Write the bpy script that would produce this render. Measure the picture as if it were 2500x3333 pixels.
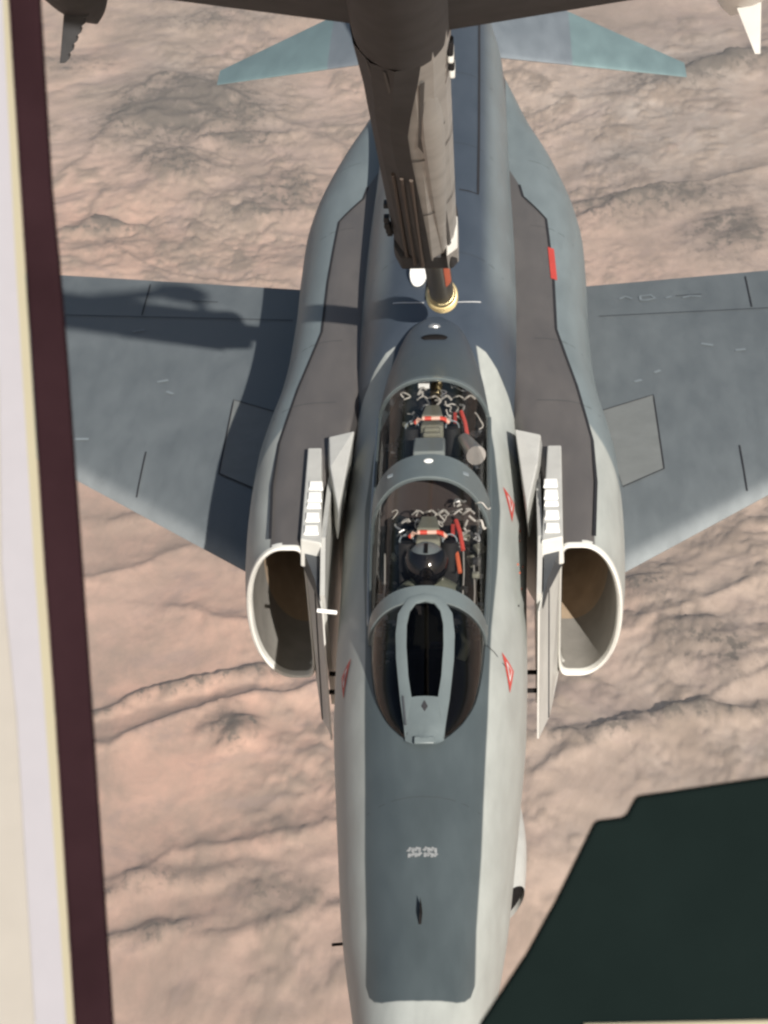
import bpy, bmesh, math, random
import numpy as np
from mathutils import Vector, Matrix

random.seed(4)
rng = np.random.default_rng(7)
for o in list(bpy.data.objects):
    bpy.data.objects.remove(o, do_unlink=True)
S = bpy.context.scene
COL = S.collection

# ------------------------------------------------------------------ camera, light
CAM = Vector((0.5076, -10.4016, 11.1650))
RT = Vector((0.99905253, 0.03126517, -0.03027424))
UP = Vector((0.01031486, 0.50570261, 0.8626462))
FW = Vector((-0.04228054, 0.86214115, -0.50490098))
cd = bpy.data.cameras.new('camera')
cam = bpy.data.objects.new('camera', cd)
COL.objects.link(cam)
cam.matrix_world = Matrix(((RT.x, UP.x, -FW.x, CAM.x), (RT.y, UP.y, -FW.y, CAM.y), (RT.z, UP.z, -FW.z, CAM.z), (0, 0, 0, 1)))
cd.sensor_fit = 'HORIZONTAL'
cd.sensor_width = 36.0
cd.lens = 129.6
cd.clip_start = 0.1
cd.clip_end = 200000
cd.dof.use_dof = True
cd.dof.focus_distance = 20.0
cd.dof.aperture_fstop = 24.0
S.camera = cam

SUN = Vector((0.55, -1.65, 1.0)).normalized()      # towards the sun
w = bpy.data.worlds.new('World')
S.world = w
w.use_nodes = True
nt = w.node_tree
bgn = nt.nodes['Background']
sky = nt.nodes.new('ShaderNodeTexSky')
sky.sky_type = 'NISHITA'
sky.sun_disc = False
sky.sun_elevation = math.asin(SUN.z)
sky.sun_rotation = math.atan2(SUN.x, SUN.y)
sky.altitude = 0
sky.dust_density = 3.0
sky.ozone_density = 0.3
nt.links.new(sky.outputs[0], bgn.inputs[0])
bgn.inputs[1].default_value = 0.05
sl = bpy.data.lights.new('sun', 'SUN')
sl.energy = 5.0
sl.angle = math.radians(0.5)
sl.color = (1.0, 0.95, 0.89)
so = bpy.data.objects.new('sun', sl)
COL.objects.link(so)
so.location = (20, -60, 40)
so.rotation_euler = (-SUN).to_track_quat('-Z', 'Y').to_euler()
S.view_settings.view_transform = 'Standard'
S.view_settings.look = 'None'
S.view_settings.gamma = 1.0
S.view_settings.use_curve_mapping = False
S.view_settings.exposure = 0.58
S.render.engine = 'CYCLES'
S.cycles.pixel_filter_type = 'BLACKMAN_HARRIS'
S.cycles.filter_width = 2.5

# ------------------------------------------------------------------ helpers
def tab(pts):
    xs = [p[0] for p in pts]
    ys = [p[1] for p in pts]
    n = len(xs)
    d = [(ys[i + 1] - ys[i]) / (xs[i + 1] - xs[i]) for i in range(n - 1)]
    m = [d[0]] + [0.0 if d[i - 1] * d[i] <= 0 else 2 * d[i - 1] * d[i] / (d[i - 1] + d[i]) for i in range(1, n - 1)] + [d[-1]]
    def f(x):
        if x <= xs[0]: return ys[0]
        if x >= xs[-1]: return ys[-1]
        i = 0
        while xs[i + 1] < x: i += 1
        h = xs[i + 1] - xs[i]
        t = (x - xs[i]) / h
        return (ys[i] * (2 * t**3 - 3 * t**2 + 1) + m[i] * h * (t**3 - 2 * t**2 + t) + ys[i + 1] * (3 * t**2 - 2 * t**3) + m[i + 1] * h * (t**3 - t**2))
    return f

def lin(pts):
    xs = [p[0] for p in pts]; ys = [p[1] for p in pts]
    return lambda x: float(np.interp(x, xs, ys))

def mesh_obj(name, verts, faces, mat, parent=None, smooth=True, sharp=35):
    me = bpy.data.meshes.new(name)
    me.from_pydata([tuple(v) for v in verts], [], faces)
    bm = bmesh.new(); bm.from_mesh(me)
    bmesh.ops.remove_doubles(bm, verts=bm.verts, dist=1e-6)
    bmesh.ops.recalc_face_normals(bm, faces=bm.faces)
    if smooth:
        for f in bm.faces: f.smooth = True
        for e in bm.edges:
            if len(e.link_faces) == 2 and e.calc_face_angle(0) > math.radians(sharp): e.smooth = False
    bm.to_mesh(me); bm.free()
    for m in (mat if isinstance(mat, (list, tuple)) else [mat]):
        me.materials.append(m)
    o = bpy.data.objects.new(name, me)
    COL.objects.link(o)
    if parent: o.parent = parent
    return o

def loft(rings, closed=True, caps=(False, False)):
    n = len(rings[0]); v = []; f = []
    for r in rings: v += list(r)
    for i in range(len(rings) - 1):
        for j in range(n if closed else n - 1):
            k = (j + 1) % n
            f.append((i * n + j, i * n + k, (i + 1) * n + k, (i + 1) * n + j))
    if caps[0]: f.append(tuple(range(n)))
    if caps[1]: f.append(tuple(range((len(rings) - 1) * n, len(rings) * n)))
    return v, f

class MB:
    def __init__(s): s.v = []; s.f = []
    def add(s, v, f):
        b = len(s.v); s.v += [tuple(x) for x in v]; s.f += [tuple(i + b for i in q) for q in f]; return s
    def box(s, c, d, rot=None):
        v = []
        for x in (-.5, .5):
            for y in (-.5, .5):
                for z in (-.5, .5):
                    p = Vector((x * d[0], y * d[1], z * d[2]))
                    if rot is not None: p = rot @ p
                    v.append(Vector(c) + p)
        return s.add(v, [(0, 1, 3, 2), (4, 6, 7, 5), (0, 4, 5, 1), (2, 3, 7, 6), (0, 2, 6, 4), (1, 5, 7, 3)])
    def prism(s, bot, top):
        n = len(bot)
        return s.add(list(bot) + list(top), [tuple(range(n)), tuple(range(n, 2 * n))] + [(i, (i + 1) % n, n + (i + 1) % n, n + i) for i in range(n)])
    def tube(s, pts, rad, n=8, caps=True):
        pts = [Vector(p) for p in pts]
        if not isinstance(rad, (list, tuple)): rad = [rad] * len(pts)
        rings = []
        for i, p in enumerate(pts):
            t = (pts[min(i + 1, len(pts) - 1)] - pts[max(i - 1, 0)]).normalized()
            a = Vector((1, 0, 0)) if abs(t.x) < .9 else Vector((0, 0, 1))
            u = t.cross(a).normalized(); q = t.cross(u)
            rings.append([p + (u * math.cos(2 * math.pi * k / n) + q * math.sin(2 * math.pi * k / n)) * rad[i] for k in range(n)])
        return s.add(*loft(rings, True, (caps, caps)))
    def wire(s, pts, rad, n=6):
        P = [Vector(p) for p in pts]; P = [P[0]] + P + [P[-1]]; out = []
        for i in range(1, len(P) - 2):
            for k in range(4):
                t = k / 4; a, b, c, d = P[i - 1], P[i], P[i + 1], P[i + 2]
                out.append(.5 * ((2 * b) + (c - a) * t + (2 * a - 5 * b + 4 * c - d) * t * t + (3 * b - a - 3 * c + d) * t**3))
        return s.tube(out + [P[-1]], rad, n)
    def sphere(s, c, r, n=16, m=10):
        c = Vector(c); r = Vector(r) if isinstance(r, (tuple, list)) else Vector((r, r, r))
        rings = [[c + Vector((r.x * math.sin(a) * math.cos(b), r.y * math.sin(a) * math.sin(b), r.z * math.cos(a))) for b in [2 * math.pi * k / n for k in range(n)]] for a in [max(1e-3, min(math.pi - 1e-3, math.pi * i / m)) for i in range(m + 1)]]
        return s.add(*loft(rings, True, (True, True)))
    def build(s, name, mat, parent=None, smooth=True, sharp=35, bevel=0):
        o = mesh_obj(name, s.v, s.f, mat, parent, smooth, sharp)
        if bevel:
            m = o.modifiers.new('b', 'BEVEL'); m.width = bevel; m.segments = 2; m.limit_method = 'ANGLE'
        return o

def tag(o, label, cat, group=None):
    o['label'] = label; o['category'] = cat
    if group: o['group'] = group
    return o

def empty(name, loc):
    o = bpy.data.objects.new(name, None); COL.objects.link(o); o.location = loc
    return o

def hang(o, root):      # keep world coordinates under a root standing at root.location
    o.parent = root
    o.matrix_parent_inverse = Matrix.Translation(-root.location)
    return o

# ------------------------------------------------------------------ materials
def pmat(name, base, rough=.5, metal=0.0, var=.08, scale=6.0, bump=0.0, spec=.5, coat=0.0, stain=None):
    m = bpy.data.materials.new(name); m.use_nodes = True
    n = m.node_tree.nodes; l = m.node_tree.links; b = n['Principled BSDF']
    b.inputs['Roughness'].default_value = rough; b.inputs['Metallic'].default_value = metal
    b.inputs['Specular IOR Level'].default_value = spec; b.inputs['Coat Weight'].default_value = coat
    tc = n.new('ShaderNodeTexCoord'); nz = n.new('ShaderNodeTexNoise')
    nz.inputs['Scale'].default_value = scale; nz.inputs['Detail'].default_value = 6; nz.inputs['Roughness'].default_value = .6
    l.new(tc.outputs['Object'], nz.inputs['Vector'])
    mx = n.new('ShaderNodeMix'); mx.data_type = 'RGBA'
    c = base
    mx.inputs[6].default_value = (c[0] * (1 - var), c[1] * (1 - var), c[2] * (1 - var), 1)
    mx.inputs[7].default_value = (min(1, c[0] * (1 + var)), min(1, c[1] * (1 + var)), min(1, c[2] * (1 + var)), 1)
    mr = n.new('ShaderNodeMapRange'); mr.inputs[1].default_value = .3; mr.inputs[2].default_value = .7
    l.new(nz.outputs[0], mr.inputs[0]); l.new(mr.outputs[0], mx.inputs[0])
    out = mx.outputs[2]
    l.new(out, b.inputs['Base Color'])
    if bump:
        bp = n.new('ShaderNodeBump'); bp.inputs['Strength'].default_value = bump; bp.inputs['Distance'].default_value = .01
        l.new(nz.outputs[0], bp.inputs['Height']); l.new(bp.outputs[0], b.inputs['Normal'])
    return m

def mth(nt, op, a, b=None, c=None):
    n = nt.nodes.new('ShaderNodeMath'); n.operation = op
    for i, x in enumerate((a, b, c)):
        if x is None: continue
        if isinstance(x, (int, float)): n.inputs[i].default_value = x
        else: nt.links.new(x, n.inputs[i])
    return n.outputs[0]

def curve(nt, src, pts, x0, x1, y1):      # piecewise linear function through a Float Curve node
    fc = nt.nodes.new('ShaderNodeFloatCurve')
    cm = fc.mapping; c = cm.curves[0]
    P = [((x - x0) / (x1 - x0), y / y1) for x, y in pts]
    while len(c.points) < len(P): c.points.new(.5, .5)
    for p, (x, y) in zip(c.points, P):
        p.location = (x, y); p.handle_type = 'VECTOR'
    cm.update()
    t = mth(nt, 'DIVIDE', mth(nt, 'SUBTRACT', src, x0), x1 - x0)
    nt.links.new(t, fc.inputs['Value'])
    return mth(nt, 'MULTIPLY', fc.outputs[0], y1)

def step(nt, d, soft=.008):               # 0 below, 1 above zero
    n = nt.nodes.new('ShaderNodeMapRange'); n.interpolation_type = 'SMOOTHSTEP'
    n.inputs[1].default_value = -soft; n.inputs[2].default_value = soft
    nt.links.new(d, n.inputs[0]); return n.outputs[0]

def cmix(nt, f, a, b):
    n = nt.nodes.new('ShaderNodeMix'); n.data_type = 'RGBA'
    if isinstance(f, (int, float)): n.inputs[0].default_value = f
    else: nt.links.new(f, n.inputs[0])
    for i, x in ((6, a), (7, b)):
        if isinstance(x, tuple): n.inputs[i].default_value = (*x, 1)
        else: nt.links.new(x, n.inputs[i])
    return n.outputs[2]

DARK = (.066, .083, .088)
LIGHT = (.37, .39, .365)
MID = (.16, .19, .20)
DECK = (.105, .097, .092)
TEAL = (.18, .215, .222)

def paint_base(name, rough=.5):
    m = bpy.data.materials.new(name); m.use_nodes = True; nt = m.node_tree
    b = nt.nodes['Principled BSDF']; b.inputs['Roughness'].default_value = rough
    tc = nt.nodes.new('ShaderNodeTexCoord'); sp = nt.nodes.new('ShaderNodeSeparateXYZ')
    nt.links.new(tc.outputs['Object'], sp.inputs[0])
    ax = mth(nt, 'ABSOLUTE', sp.outputs[0])
    nz = nt.nodes.new('ShaderNodeTexNoise'); nz.inputs['Scale'].default_value = 2.2; nz.inputs['Detail'].default_value = 8; nz.inputs['Roughness'].default_value = .62
    mp = nt.nodes.new('ShaderNodeMapping'); mp.inputs['Scale'].default_value = (2.2, .7, 2.2)
    nt.links.new(tc.outputs['Object'], mp.inputs[0]); nt.links.new(mp.outputs[0], nz.inputs['Vector'])
    return m, nt, b, sp, ax, nz

def finish(nt, b, col, nz, amt=.16):
    k = nt.nodes.new('ShaderNodeMapRange'); k.inputs[1].default_value = .3; k.inputs[2].default_value = .7
    k.inputs[3].default_value = 1 - amt; k.inputs[4].default_value = 1 + amt * .6
    nt.links.new(nz.outputs[0], k.inputs[0])
    v = nt.nodes.new('ShaderNodeVectorMath'); v.operation = 'SCALE'
    nt.links.new(col, v.inputs[0]); nt.links.new(k.outputs[0], v.inputs['Scale'])
    nt.links.new(v.outputs[0], b.inputs['Base Color'])
    bp = nt.nodes.new('ShaderNodeBump'); bp.inputs['Strength'].default_value = .12; bp.inputs['Distance'].default_value = .02
    nt.links.new(nz.outputs[0], bp.inputs['Height']); nt.links.new(bp.outputs[0], b.inputs['Normal'])
    r = nt.nodes.new('ShaderNodeMapRange'); r.inputs[1].default_value = .3; r.inputs[2].default_value = .7
    r.inputs[3].default_value = b.inputs['Roughness'].default_value - .06; r.inputs[4].default_value = b.inputs['Roughness'].default_value + .1
    nt.links.new(nz.outputs[0], r.inputs[0]); nt.links.new(r.outputs[0], b.inputs['Roughness'])

# fuselage: blue grey upper panel over light grey sides
m_fus, nt, b, sp, ax, nz = paint_base('fuselage_paint', .45)
edge = curve(nt, sp.outputs[1], [(0, .30), (2.2, .335), (2.74, .345), (3.35, .375), (4.0, .395), (4.68, .42), (5.6, .445), (6.43, .49), (7.3, .515), (8.1, .475), (8.55, .43), (8.9, .385), (9.35, .335), (9.72, .30), (10.0, .25), (20, .25)], 0, 20, 1.0)
aft = curve(nt, ax, [(0, 9.36), (.32, 9.34), (.40, 9.32), (.49, 9.22), (.58, 9.05), (.65, 8.8), (.69, 8.44), (1.0, 8.3)], 0, 1, 20)
lightf = mth(nt, 'MULTIPLY', step(nt, mth(nt, 'SUBTRACT', mth(nt, 'ADD', ax, .012), edge)), step(nt, mth(nt, 'SUBTRACT', aft, sp.outputs[1])))
front = curve(nt, ax, [(0, 2.02), (.08, 2.03), (.16, 2.055), (.22, 2.085), (.265, 2.135), (.30, 2.21), (.325, 2.33), (.36, 2.6), (.4, 3.0)], 0, .4, 4.0)
beyond = step(nt, mth(nt, 'SUBTRACT', front, sp.outputs[1]))
beyond = mth(nt, 'MULTIPLY', beyond, step(nt, mth(nt, 'SUBTRACT', .40, ax)))
lightf = mth(nt, 'MAXIMUM', lightf, beyond)
lower = step(nt, mth(nt, 'SUBTRACT', -0.25, sp.outputs[2]), .02)
upc = cmix(nt, step(nt, mth(nt, 'SUBTRACT', sp.outputs[1], 8.8), .8), DARK, (.052, .066, .085))
side = cmix(nt, step(nt, mth(nt, 'SUBTRACT', ax, .42), .08), upc, MID)
upc2 = cmix(nt, step(nt, mth(nt, 'SUBTRACT', sp.outputs[1], 10.3), .6), upc, side)
col = cmix(nt, lightf, upc2, LIGHT)
finish(nt, b, col, nz)

# intake trunks: brownish walkway deck, light grey front, teal grey rear
m_nac, nt, b, sp, ax, nz = paint_base('intake_trunk_paint', .5)
dk = curve(nt, sp.outputs[1], [(6, 1.18), (6.98, 1.19), (7.8, 1.23), (8.5, 1.225), (9.4, 1.13), (10.4, .985), (11.4, .985), (12.1, .965), (12.7, .945), (13.2, .74), (13.5, .71), (14, .6), (20, .6)], 6, 20, 2)
deckf = mth(nt, 'MULTIPLY', step(nt, mth(nt, 'SUBTRACT', dk, ax)), step(nt, mth(nt, 'SUBTRACT', sp.outputs[2], .3)))
fr = step(nt, mth(nt, 'SUBTRACT', mth(nt, 'ADD', 8.75, mth(nt, 'MULTIPLY', mth(nt, 'SUBTRACT', 1.22, ax), 2.2)), sp.outputs[1]), .05)
col = cmix(nt, deckf, cmix(nt, fr, TEAL, LIGHT), DECK)
finish(nt, b, col, nz)

m_wing, nt, b, sp, ax, nz = paint_base('wing_paint', .5)
nz2 = nt.nodes.new('ShaderNodeTexNoise'); nz2.inputs['Scale'].default_value = .7; nz2.inputs['Detail'].default_value = 3
tc = nt.nodes.new('ShaderNodeTexCoord'); nt.links.new(tc.outputs['Object'], nz2.inputs['Vector'])
lef = step(nt, mth(nt, 'SUBTRACT', mth(nt, 'ADD', 8.75, mth(nt, 'MULTIPLY', mth(nt, 'SUBTRACT', ax, 1.53), .97)), sp.outputs[1]), .12)
col = cmix(nt, nz2.outputs[0], (.108, .124, .131), (.135, .153, .160))
col = cmix(nt, lef, col, (.20, .22, .225))
finish(nt, b, col, nz)

m_stab, nt, b, sp, ax, nz = paint_base('tailplane_paint', .45)
col = cmix(nt, step(nt, mth(nt, 'SUBTRACT', ax, 1.33)), (.17, .195, .215), (.165, .235, .24))
finish(nt, b, col, nz)

M_light = pmat('light_grey_paint', (.46, .46, .43), .45)
M_lip = pmat('pale_lip_paint', (.58, .58, .54), .4)
M_pad = pmat('white_louver', (.8, .8, .76), .4, var=.03)
M_dark = pmat('dark_grey_paint', (.05, .055, .06), .5)
M_mid = pmat('blue_grey_frame', (.105, .128, .132), .4)
M_black = pmat('matte_black', (.010, .009, .009), .9, spec=.1)
M_seam = pmat('panel_gap', (.015, .015, .018), .8)
M_red = pmat('rescue_red', (.50, .06, .045), .55)
M_white = pmat('white_marking', (.62, .62, .6), .5)
M_faint = pmat('faded_marking', (.19, .22, .235), .6)
M_duct = pmat('duct_paint_shaded', (.20, .19, .17), .6, var=.15, scale=4)  # near duct walls: shade put into a darker colour
M_duct2 = pmat('duct_paint_sunlit', (.34, .26, .18), .7, var=.15)  # far duct walls: sunlit patch put into a tan colour
M_seat = pmat('seat_shell', (.018, .017, .016), .7, spec=.2)
M_pad_green = pmat('olive_cushion', (.17, .17, .13), .8, bump=.4, scale=30)
M_metal = pmat('bare_metal', (.55, .55, .53), .3, metal=.8)
M_suit = pmat('olive_flight_suit', (.10, .105, .075), .85, bump=.5, scale=25)
M_skin = pmat('skin', (.5, .3, .22), .6)
M_helm = pmat('grey_helmet', (.15, .17, .17), .25, coat=.4)
M_visor = pmat('dark_visor', (.006, .006, .007), .06, spec=.8)
M_strap = pmat('pale_webbing', (.5, .47, .42), .7)
M_orange = pmat('orange_webbing', (.65, .25, .05), .6)
M_brass = pmat('brass_nozzle', (.75, .62, .34), .28, metal=.85)
M_boom = pmat('boom_grey_paint', (.30, .295, .275), .5, var=.18, scale=3, bump=.1)
M_boomd = pmat('boom_dark_metal_and_shade', (.030, .030, .031), .65, var=.25, spec=.25)  # dark fittings; also paints shade on boom underside, root and left tip
M_cond = pmat('conduit_metal', (.06, .045, .035), .6, spec=.2)
M_tube = pmat('boom_inner_tube', (.10, .075, .04), .3, metal=.5, var=.2)
M_ored = pmat('orange_band', (.55, .12, .05), .45)

# striped red and white ejection handle
M_handle, nt, b, sp, ax, nz = paint_base('striped_handle', .5)
st = mth(nt, 'SINE', mth(nt, 'MULTIPLY', sp.outputs[0], 55))
nt.links.new(cmix(nt, step(nt, mth(nt, 'ADD', st, .2), .2), (.6, .06, .03), (.7, .45, .35)), b.inputs['Base Color'])

def glass_mat(name, tint, fac, rough=.02):
    m = bpy.data.materials.new(name); m.use_nodes = True; nt = m.node_tree
    nt.nodes.remove(nt.nodes['Principled BSDF'])
    out = nt.nodes['Material Output']
    t = nt.nodes.new('ShaderNodeBsdfTransparent'); t.inputs[0].default_value = (*tint, 1)
    g = nt.nodes.new('ShaderNodeBsdfGlossy'); g.inputs['Roughness'].default_value = rough; g.inputs[0].default_value = (1, 1, 1, 1)
    f = nt.nodes.new('ShaderNodeFresnel'); f.inputs[0].default_value = 1.5
    nz = nt.nodes.new('ShaderNodeTexNoise'); nz.inputs['Scale'].default_value = 5; nz.inputs['Detail'].default_value = 4
    k = mth(nt, 'ADD', mth(nt, 'MULTIPLY', f.outputs[0], fac), mth(nt, 'MULTIPLY', nz.outputs[0], .02))
    mx = nt.nodes.new('ShaderNodeMixShader')
    nt.links.new(k, mx.inputs[0]); nt.links.new(t.outputs[0], mx.inputs[1]); nt.links.new(g.outputs[0], mx.inputs[2])
    nt.links.new(mx.outputs[0], out.inputs[0])
    return m
M_glass = glass_mat('canopy_perspex', (.88, .88, .88), .28, .06)
M_armor = glass_mat('windscreen_glass', (.10, .10, .105), .2)
M_ws = glass_mat('side_windscreen_glass', (.45, .44, .44), .45, .05)

# ------------------------------------------------------------------ ground (one sheet to the horizon)
def vnoise(x, y, seed):
    r = np.random.default_rng(seed); T = r.random((256, 256))
    xi = np.floor(x).astype(int); yi = np.floor(y).astype(int); fx = x - xi; fy = y - yi
    fx = fx * fx * (3 - 2 * fx); fy = fy * fy * (3 - 2 * fy)
    a = T[xi & 255, yi & 255]; b_ = T[(xi + 1) & 255, yi & 255]; c = T[xi & 255, (yi + 1) & 255]; d = T[(xi + 1) & 255, (yi + 1) & 255]
    return (a * (1 - fx) + b_ * fx) * (1 - fy) + (c * (1 - fx) + d * fx) * fy
def fbm(x, y, seed, oct=6, ridged=False, gain=.5):
    s = 0; a = 1; t = 0
    for i in range(oct):
        n = vnoise(x * 2**i + 17.3 * i, y * 2**i + 9.1 * i, seed + i)
        if ridged: n = 1 - abs(2 * n - 1)
        s = s + a * n; t += a; a *= gain
    return s / t
GZ = -2500.0
NX, NY = 620, 760
u = np.linspace(-1, 1, NX); v = np.linspace(-1, 1, NY)
gx = -150 + 1150 * u + 24000 * np.sign(u) * np.abs(u)**11
gy = 4800 + 2700 * v + 24000 * np.sign(v) * np.abs(v)**11
X, Y = np.meshgrid(gx, gy)
wx = X + 260 * (fbm(X / 700, Y / 700, 50, 4) - .5); wy = Y + 260 * (fbm(X / 700, Y / 700, 60, 4) - .5)
ca, sa = math.cos(.45), math.sin(.45)
rx = wx * ca + wy * sa; ry = -wx * sa + wy * ca
mask = np.clip((fbm(X / 800 + 3.1, Y / 1000 + 1.7, 91, 3) - .42) * 4, 0, 1)
H = 110 * (fbm(wx / 1100, wy / 1100, 31, 6, False, .42) - .5)
H += (6 + 46 * mask) * (fbm(rx / 620, ry / 520, 11, 8, True, .55) - .55)
H += (3 + 9 * mask) * (fbm(X / 90, Y / 190, 71, 5, False, .6) - .5)
def seg_d(px, py, line):       # signed distance to a polyline drawn on the ground, + beyond it
    best = np.full(px.shape, 1e9); sg = np.ones(px.shape)
    for (x0, y0), (x1, y1) in zip(line[:-1], line[1:]):
        dx, dy = x1 - x0, y1 - y0; L2 = dx * dx + dy * dy
        t = np.clip(((px - x0) * dx + (py - y0) * dy) / L2, 0, 1)
        d = np.hypot(px - x0 - t * dx, py - y0 - t * dy)
        c = np.sign((py - y0) * dx - (px - x0) * dy) * np.sign(dx)
        k = d < best; best[k] = d[k]; sg[k] = c[k]
    return best * sg
wig = lambda sc, am, sd: am * (fbm(X / sc, Y / sc, sd, 5, False, .6) - .5)
PX, PY = X + wig(90, 60, 201), Y + wig(110, 70, 221)
scarps = [([(-900, 3400), (-631, 3536), (-526, 3603), (-452, 3653), (-287, 3713), (-100, 3800)], 26, 60),
          ([(-586, 3123), (-493, 3260), (-385, 3289), (-254, 3341)], 12, 60), ([(-800, 3010), (-569, 3054), (-501, 3074), (-438, 3060), (-327, 3101), (-239, 3121), (0, 3150)], 9, 35),
          ([(-900, 3990), (-694, 4061), (-598, 4111), (-537, 4162), (-455, 4088)], 12, 60), ([(52, 3439), (124, 3511), (248, 3585), (427, 3703), (700, 3800)], 16, 60),
          ([(84, 3835), (211, 3852), (317, 3916), (450, 3972), (600, 4000)], 12, 60), ([(-967, 5801), (-933, 5870), (-846, 6261), (-794, 6338), (-522, 6111), (-330, 5882)], 22, 80),
          ([(-560, 3950), (-400, 3880), (-250, 3860)], 14, 60), ([(100, 5500), (400, 5680), (700, 5800)], 20, 90), ([(300, 6200), (560, 6420), (800, 6700)], 26, 120)]
scarp_shade = np.zeros_like(X)
for ln, amp, wd in scarps:
    d = seg_d(PX, PY, ln)
    H = H + amp * np.exp(-np.abs(d) / wd) * np.where(d < 0, 1, 0) * .55 + amp * .55 * np.exp(-np.maximum(d, 0) / (wd * .55)) * np.where(d >= 0, 1, 0)
    scarp_shade += np.exp(-np.abs(d - 6) / 22)  # dark line past each scarp crest, painting its shaded slope
d = seg_d(PX, PY, [(-890, 5700), (-900, 5560), (-890, 5521), (-850, 5440), (-808, 5399), (-690, 5272), (-500, 5235), (-300, 5190)])
wash = np.exp(-np.abs(d) / 5.0); H -= 4 * wash
blobs = [(-745, 6140, 190, 195, .9), (-600, 5984, 78, 65, 1), (-744, 5828, 105, 98, .6), (-460, 5679, 116, 93, .6), (-870, 5520, 47, 36, 1.2), (-780, 5445, 153, 112, .3), (-516, 5597, 88, 46, .6), (-1048, 6431, 91, 63, .5), (-723, 6759, 198, 114, .4), (338, 5616, 203, 75, .8), (537, 6399, 195, 82, .9), (144, 6672, 117, 133, .5), (501, 5448, 119, 127, .7), (260, 5859, 84, 107, .35), (-456, 3585, 38, 47, .8), (-498, 3725, 190, 19, .7), (259, 3975, 67, 68, .6), (344, 3785, 85, 50, .5), (150, 3552, 120, 20, .6), (322, 3609, 97, 25, .6), (-623, 4249, 110, 32, .3), (-506, 3208, 180, 29, .35), (-532, 3074, 153, 17, .35), (-332, 3185, 67, 58, .35)]  # plant patches, plus a thin ridge shadow painted dark
veg_shade = np.zeros_like(X)
QX, QY = X + wig(160, 150, 241), Y + wig(160, 150, 261)
for bx, by, r1, r2, am in blobs:
    veg_shade = np.maximum(veg_shade, am * np.exp(-((QX - bx) / r1)**2 - ((QY - by - .25 * (QX - bx)) / r2)**2))
veg_shade = veg_shade + .18 * scarp_shade + .35 * wash  # painted scarp shade and the wash bed join the plant cover
H += 42 * np.minimum(veg_shade, 1) * fbm(X / 150, Y / 130, 281, 6, True, .6)
tone = fbm(X / 500, Y / 700, 301, 6, False, .6)
rust = np.clip(1.25 * np.exp(-((X + 520) / 330)**2 - ((Y - 3600) / 520)**2) + .9 * np.exp(-((X + 900) / 260)**2 - ((Y - 5350) / 420)**2) + .7 * (fbm(X / 420, Y / 520, 331, 5) - .45), 0, 1)
grey = np.clip(1.0 * np.exp(-((X - 450) / 420)**2 - ((Y - 6100) / 900)**2) + .75 * np.exp(-((X - 300) / 320)**2 - ((Y - 3500) / 420)**2) + .8 * np.exp(-((X + 700) / 330)**2 - ((Y - 6100) / 480)**2) + .9 * (fbm(X / 380, Y / 460, 361, 5) - .5), 0, 1)
rock = np.clip((fbm(X / 55, Y / 75, 391, 6, False, .68) - .5) * 5, 0, 1) * np.clip(mask + grey * .6, 0, 1)
H += 6 * rock
fade = 1 / (1 + ((X + 150) / 6000)**2 + ((Y - 4800) / 9000)**2)
Z = GZ + H * (.35 + .65 * fade)
co = np.stack([X, Y, Z], -1).reshape(-1, 3).astype(np.float32)
idx = np.arange(NX * NY).reshape(NY, NX)
quads = np.stack([idx[:-1, :-1], idx[:-1, 1:], idx[1:, 1:], idx[1:, :-1]], -1).reshape(-1, 4)
me = bpy.data.meshes.new('desert_ground')
me.vertices.add(len(co)); me.vertices.foreach_set('co', co.ravel())
me.loops.add(quads.size); me.loops.foreach_set('vertex_index', quads.ravel().astype(np.int32))
me.polygons.add(len(quads)); me.polygons.foreach_set('loop_start', np.arange(0, quads.size, 4, dtype=np.int32))
me.polygons.foreach_set('use_smooth', np.ones(len(quads), bool))
me.update(calc_edges=True)
for nm, arr in (('vegetation_and_shade', veg_shade), ('soil_tone', tone), ('rust', rust), ('grey', grey), ('rock', rock)):
    at = me.attributes.new(nm, 'FLOAT', 'POINT'); at.data.foreach_set('value', arr.ravel().astype(np.float32))
m = bpy.data.materials.new('desert_soil'); m.use_nodes = True; nt = m.node_tree; b = nt.nodes['Principled BSDF']
b.inputs['Roughness'].default_value = .95; b.inputs['Specular IOR Level'].default_value = .1
tc = nt.nodes.new('ShaderNodeTexCoord')
def gn(scale, det=6, rough=.6, dist=0, sc=(1, 1, 1), rot=0, typ='FBM'):
    mp = nt.nodes.new('ShaderNodeMapping'); mp.inputs['Scale'].default_value = sc; mp.inputs['Rotation'].default_value = (0, 0, rot)
    nt.links.new(tc.outputs['Object'], mp.inputs[0])
    n = nt.nodes.new('ShaderNodeTexNoise'); n.noise_type = typ; n.inputs['Scale'].default_value = scale; n.inputs['Detail'].default_value = det
    n.inputs['Roughness'].default_value = rough; n.inputs['Distortion'].default_value = dist
    nt.links.new(mp.outputs[0], n.inputs['Vector']); return n.outputs[0]
def rng_(s, a, b_, c=0, d=1):
    n = nt.nodes.new('ShaderNodeMapRange'); n.interpolation_type = 'SMOOTHSTEP'
    for i, x in enumerate((a, b_, c, d)): n.inputs[i + 1].default_value = x
    nt.links.new(s, n.inputs[0]); return n.outputs[0]
def attr(nm):
    n = nt.nodes.new('ShaderNodeAttribute'); n.attribute_name = nm; return n.outputs['Fac']
big = rng_(attr('soil_tone'), .38, .62)
fine = rng_(gn(.014, 10, .72, .5, (1, .6, 1)), .35, .68)
mott = rng_(gn(.0045, 10, .70, .5, (1, .6, 1), .2), .40, .66)
speck = rng_(gn(.06, 4, .65, 0, (1, .7, 1)), .50, .62)
streak = rng_(gn(.004, 9, .68, 1.4, (1, 1.1, 1), -.35), .52, .66)
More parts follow.
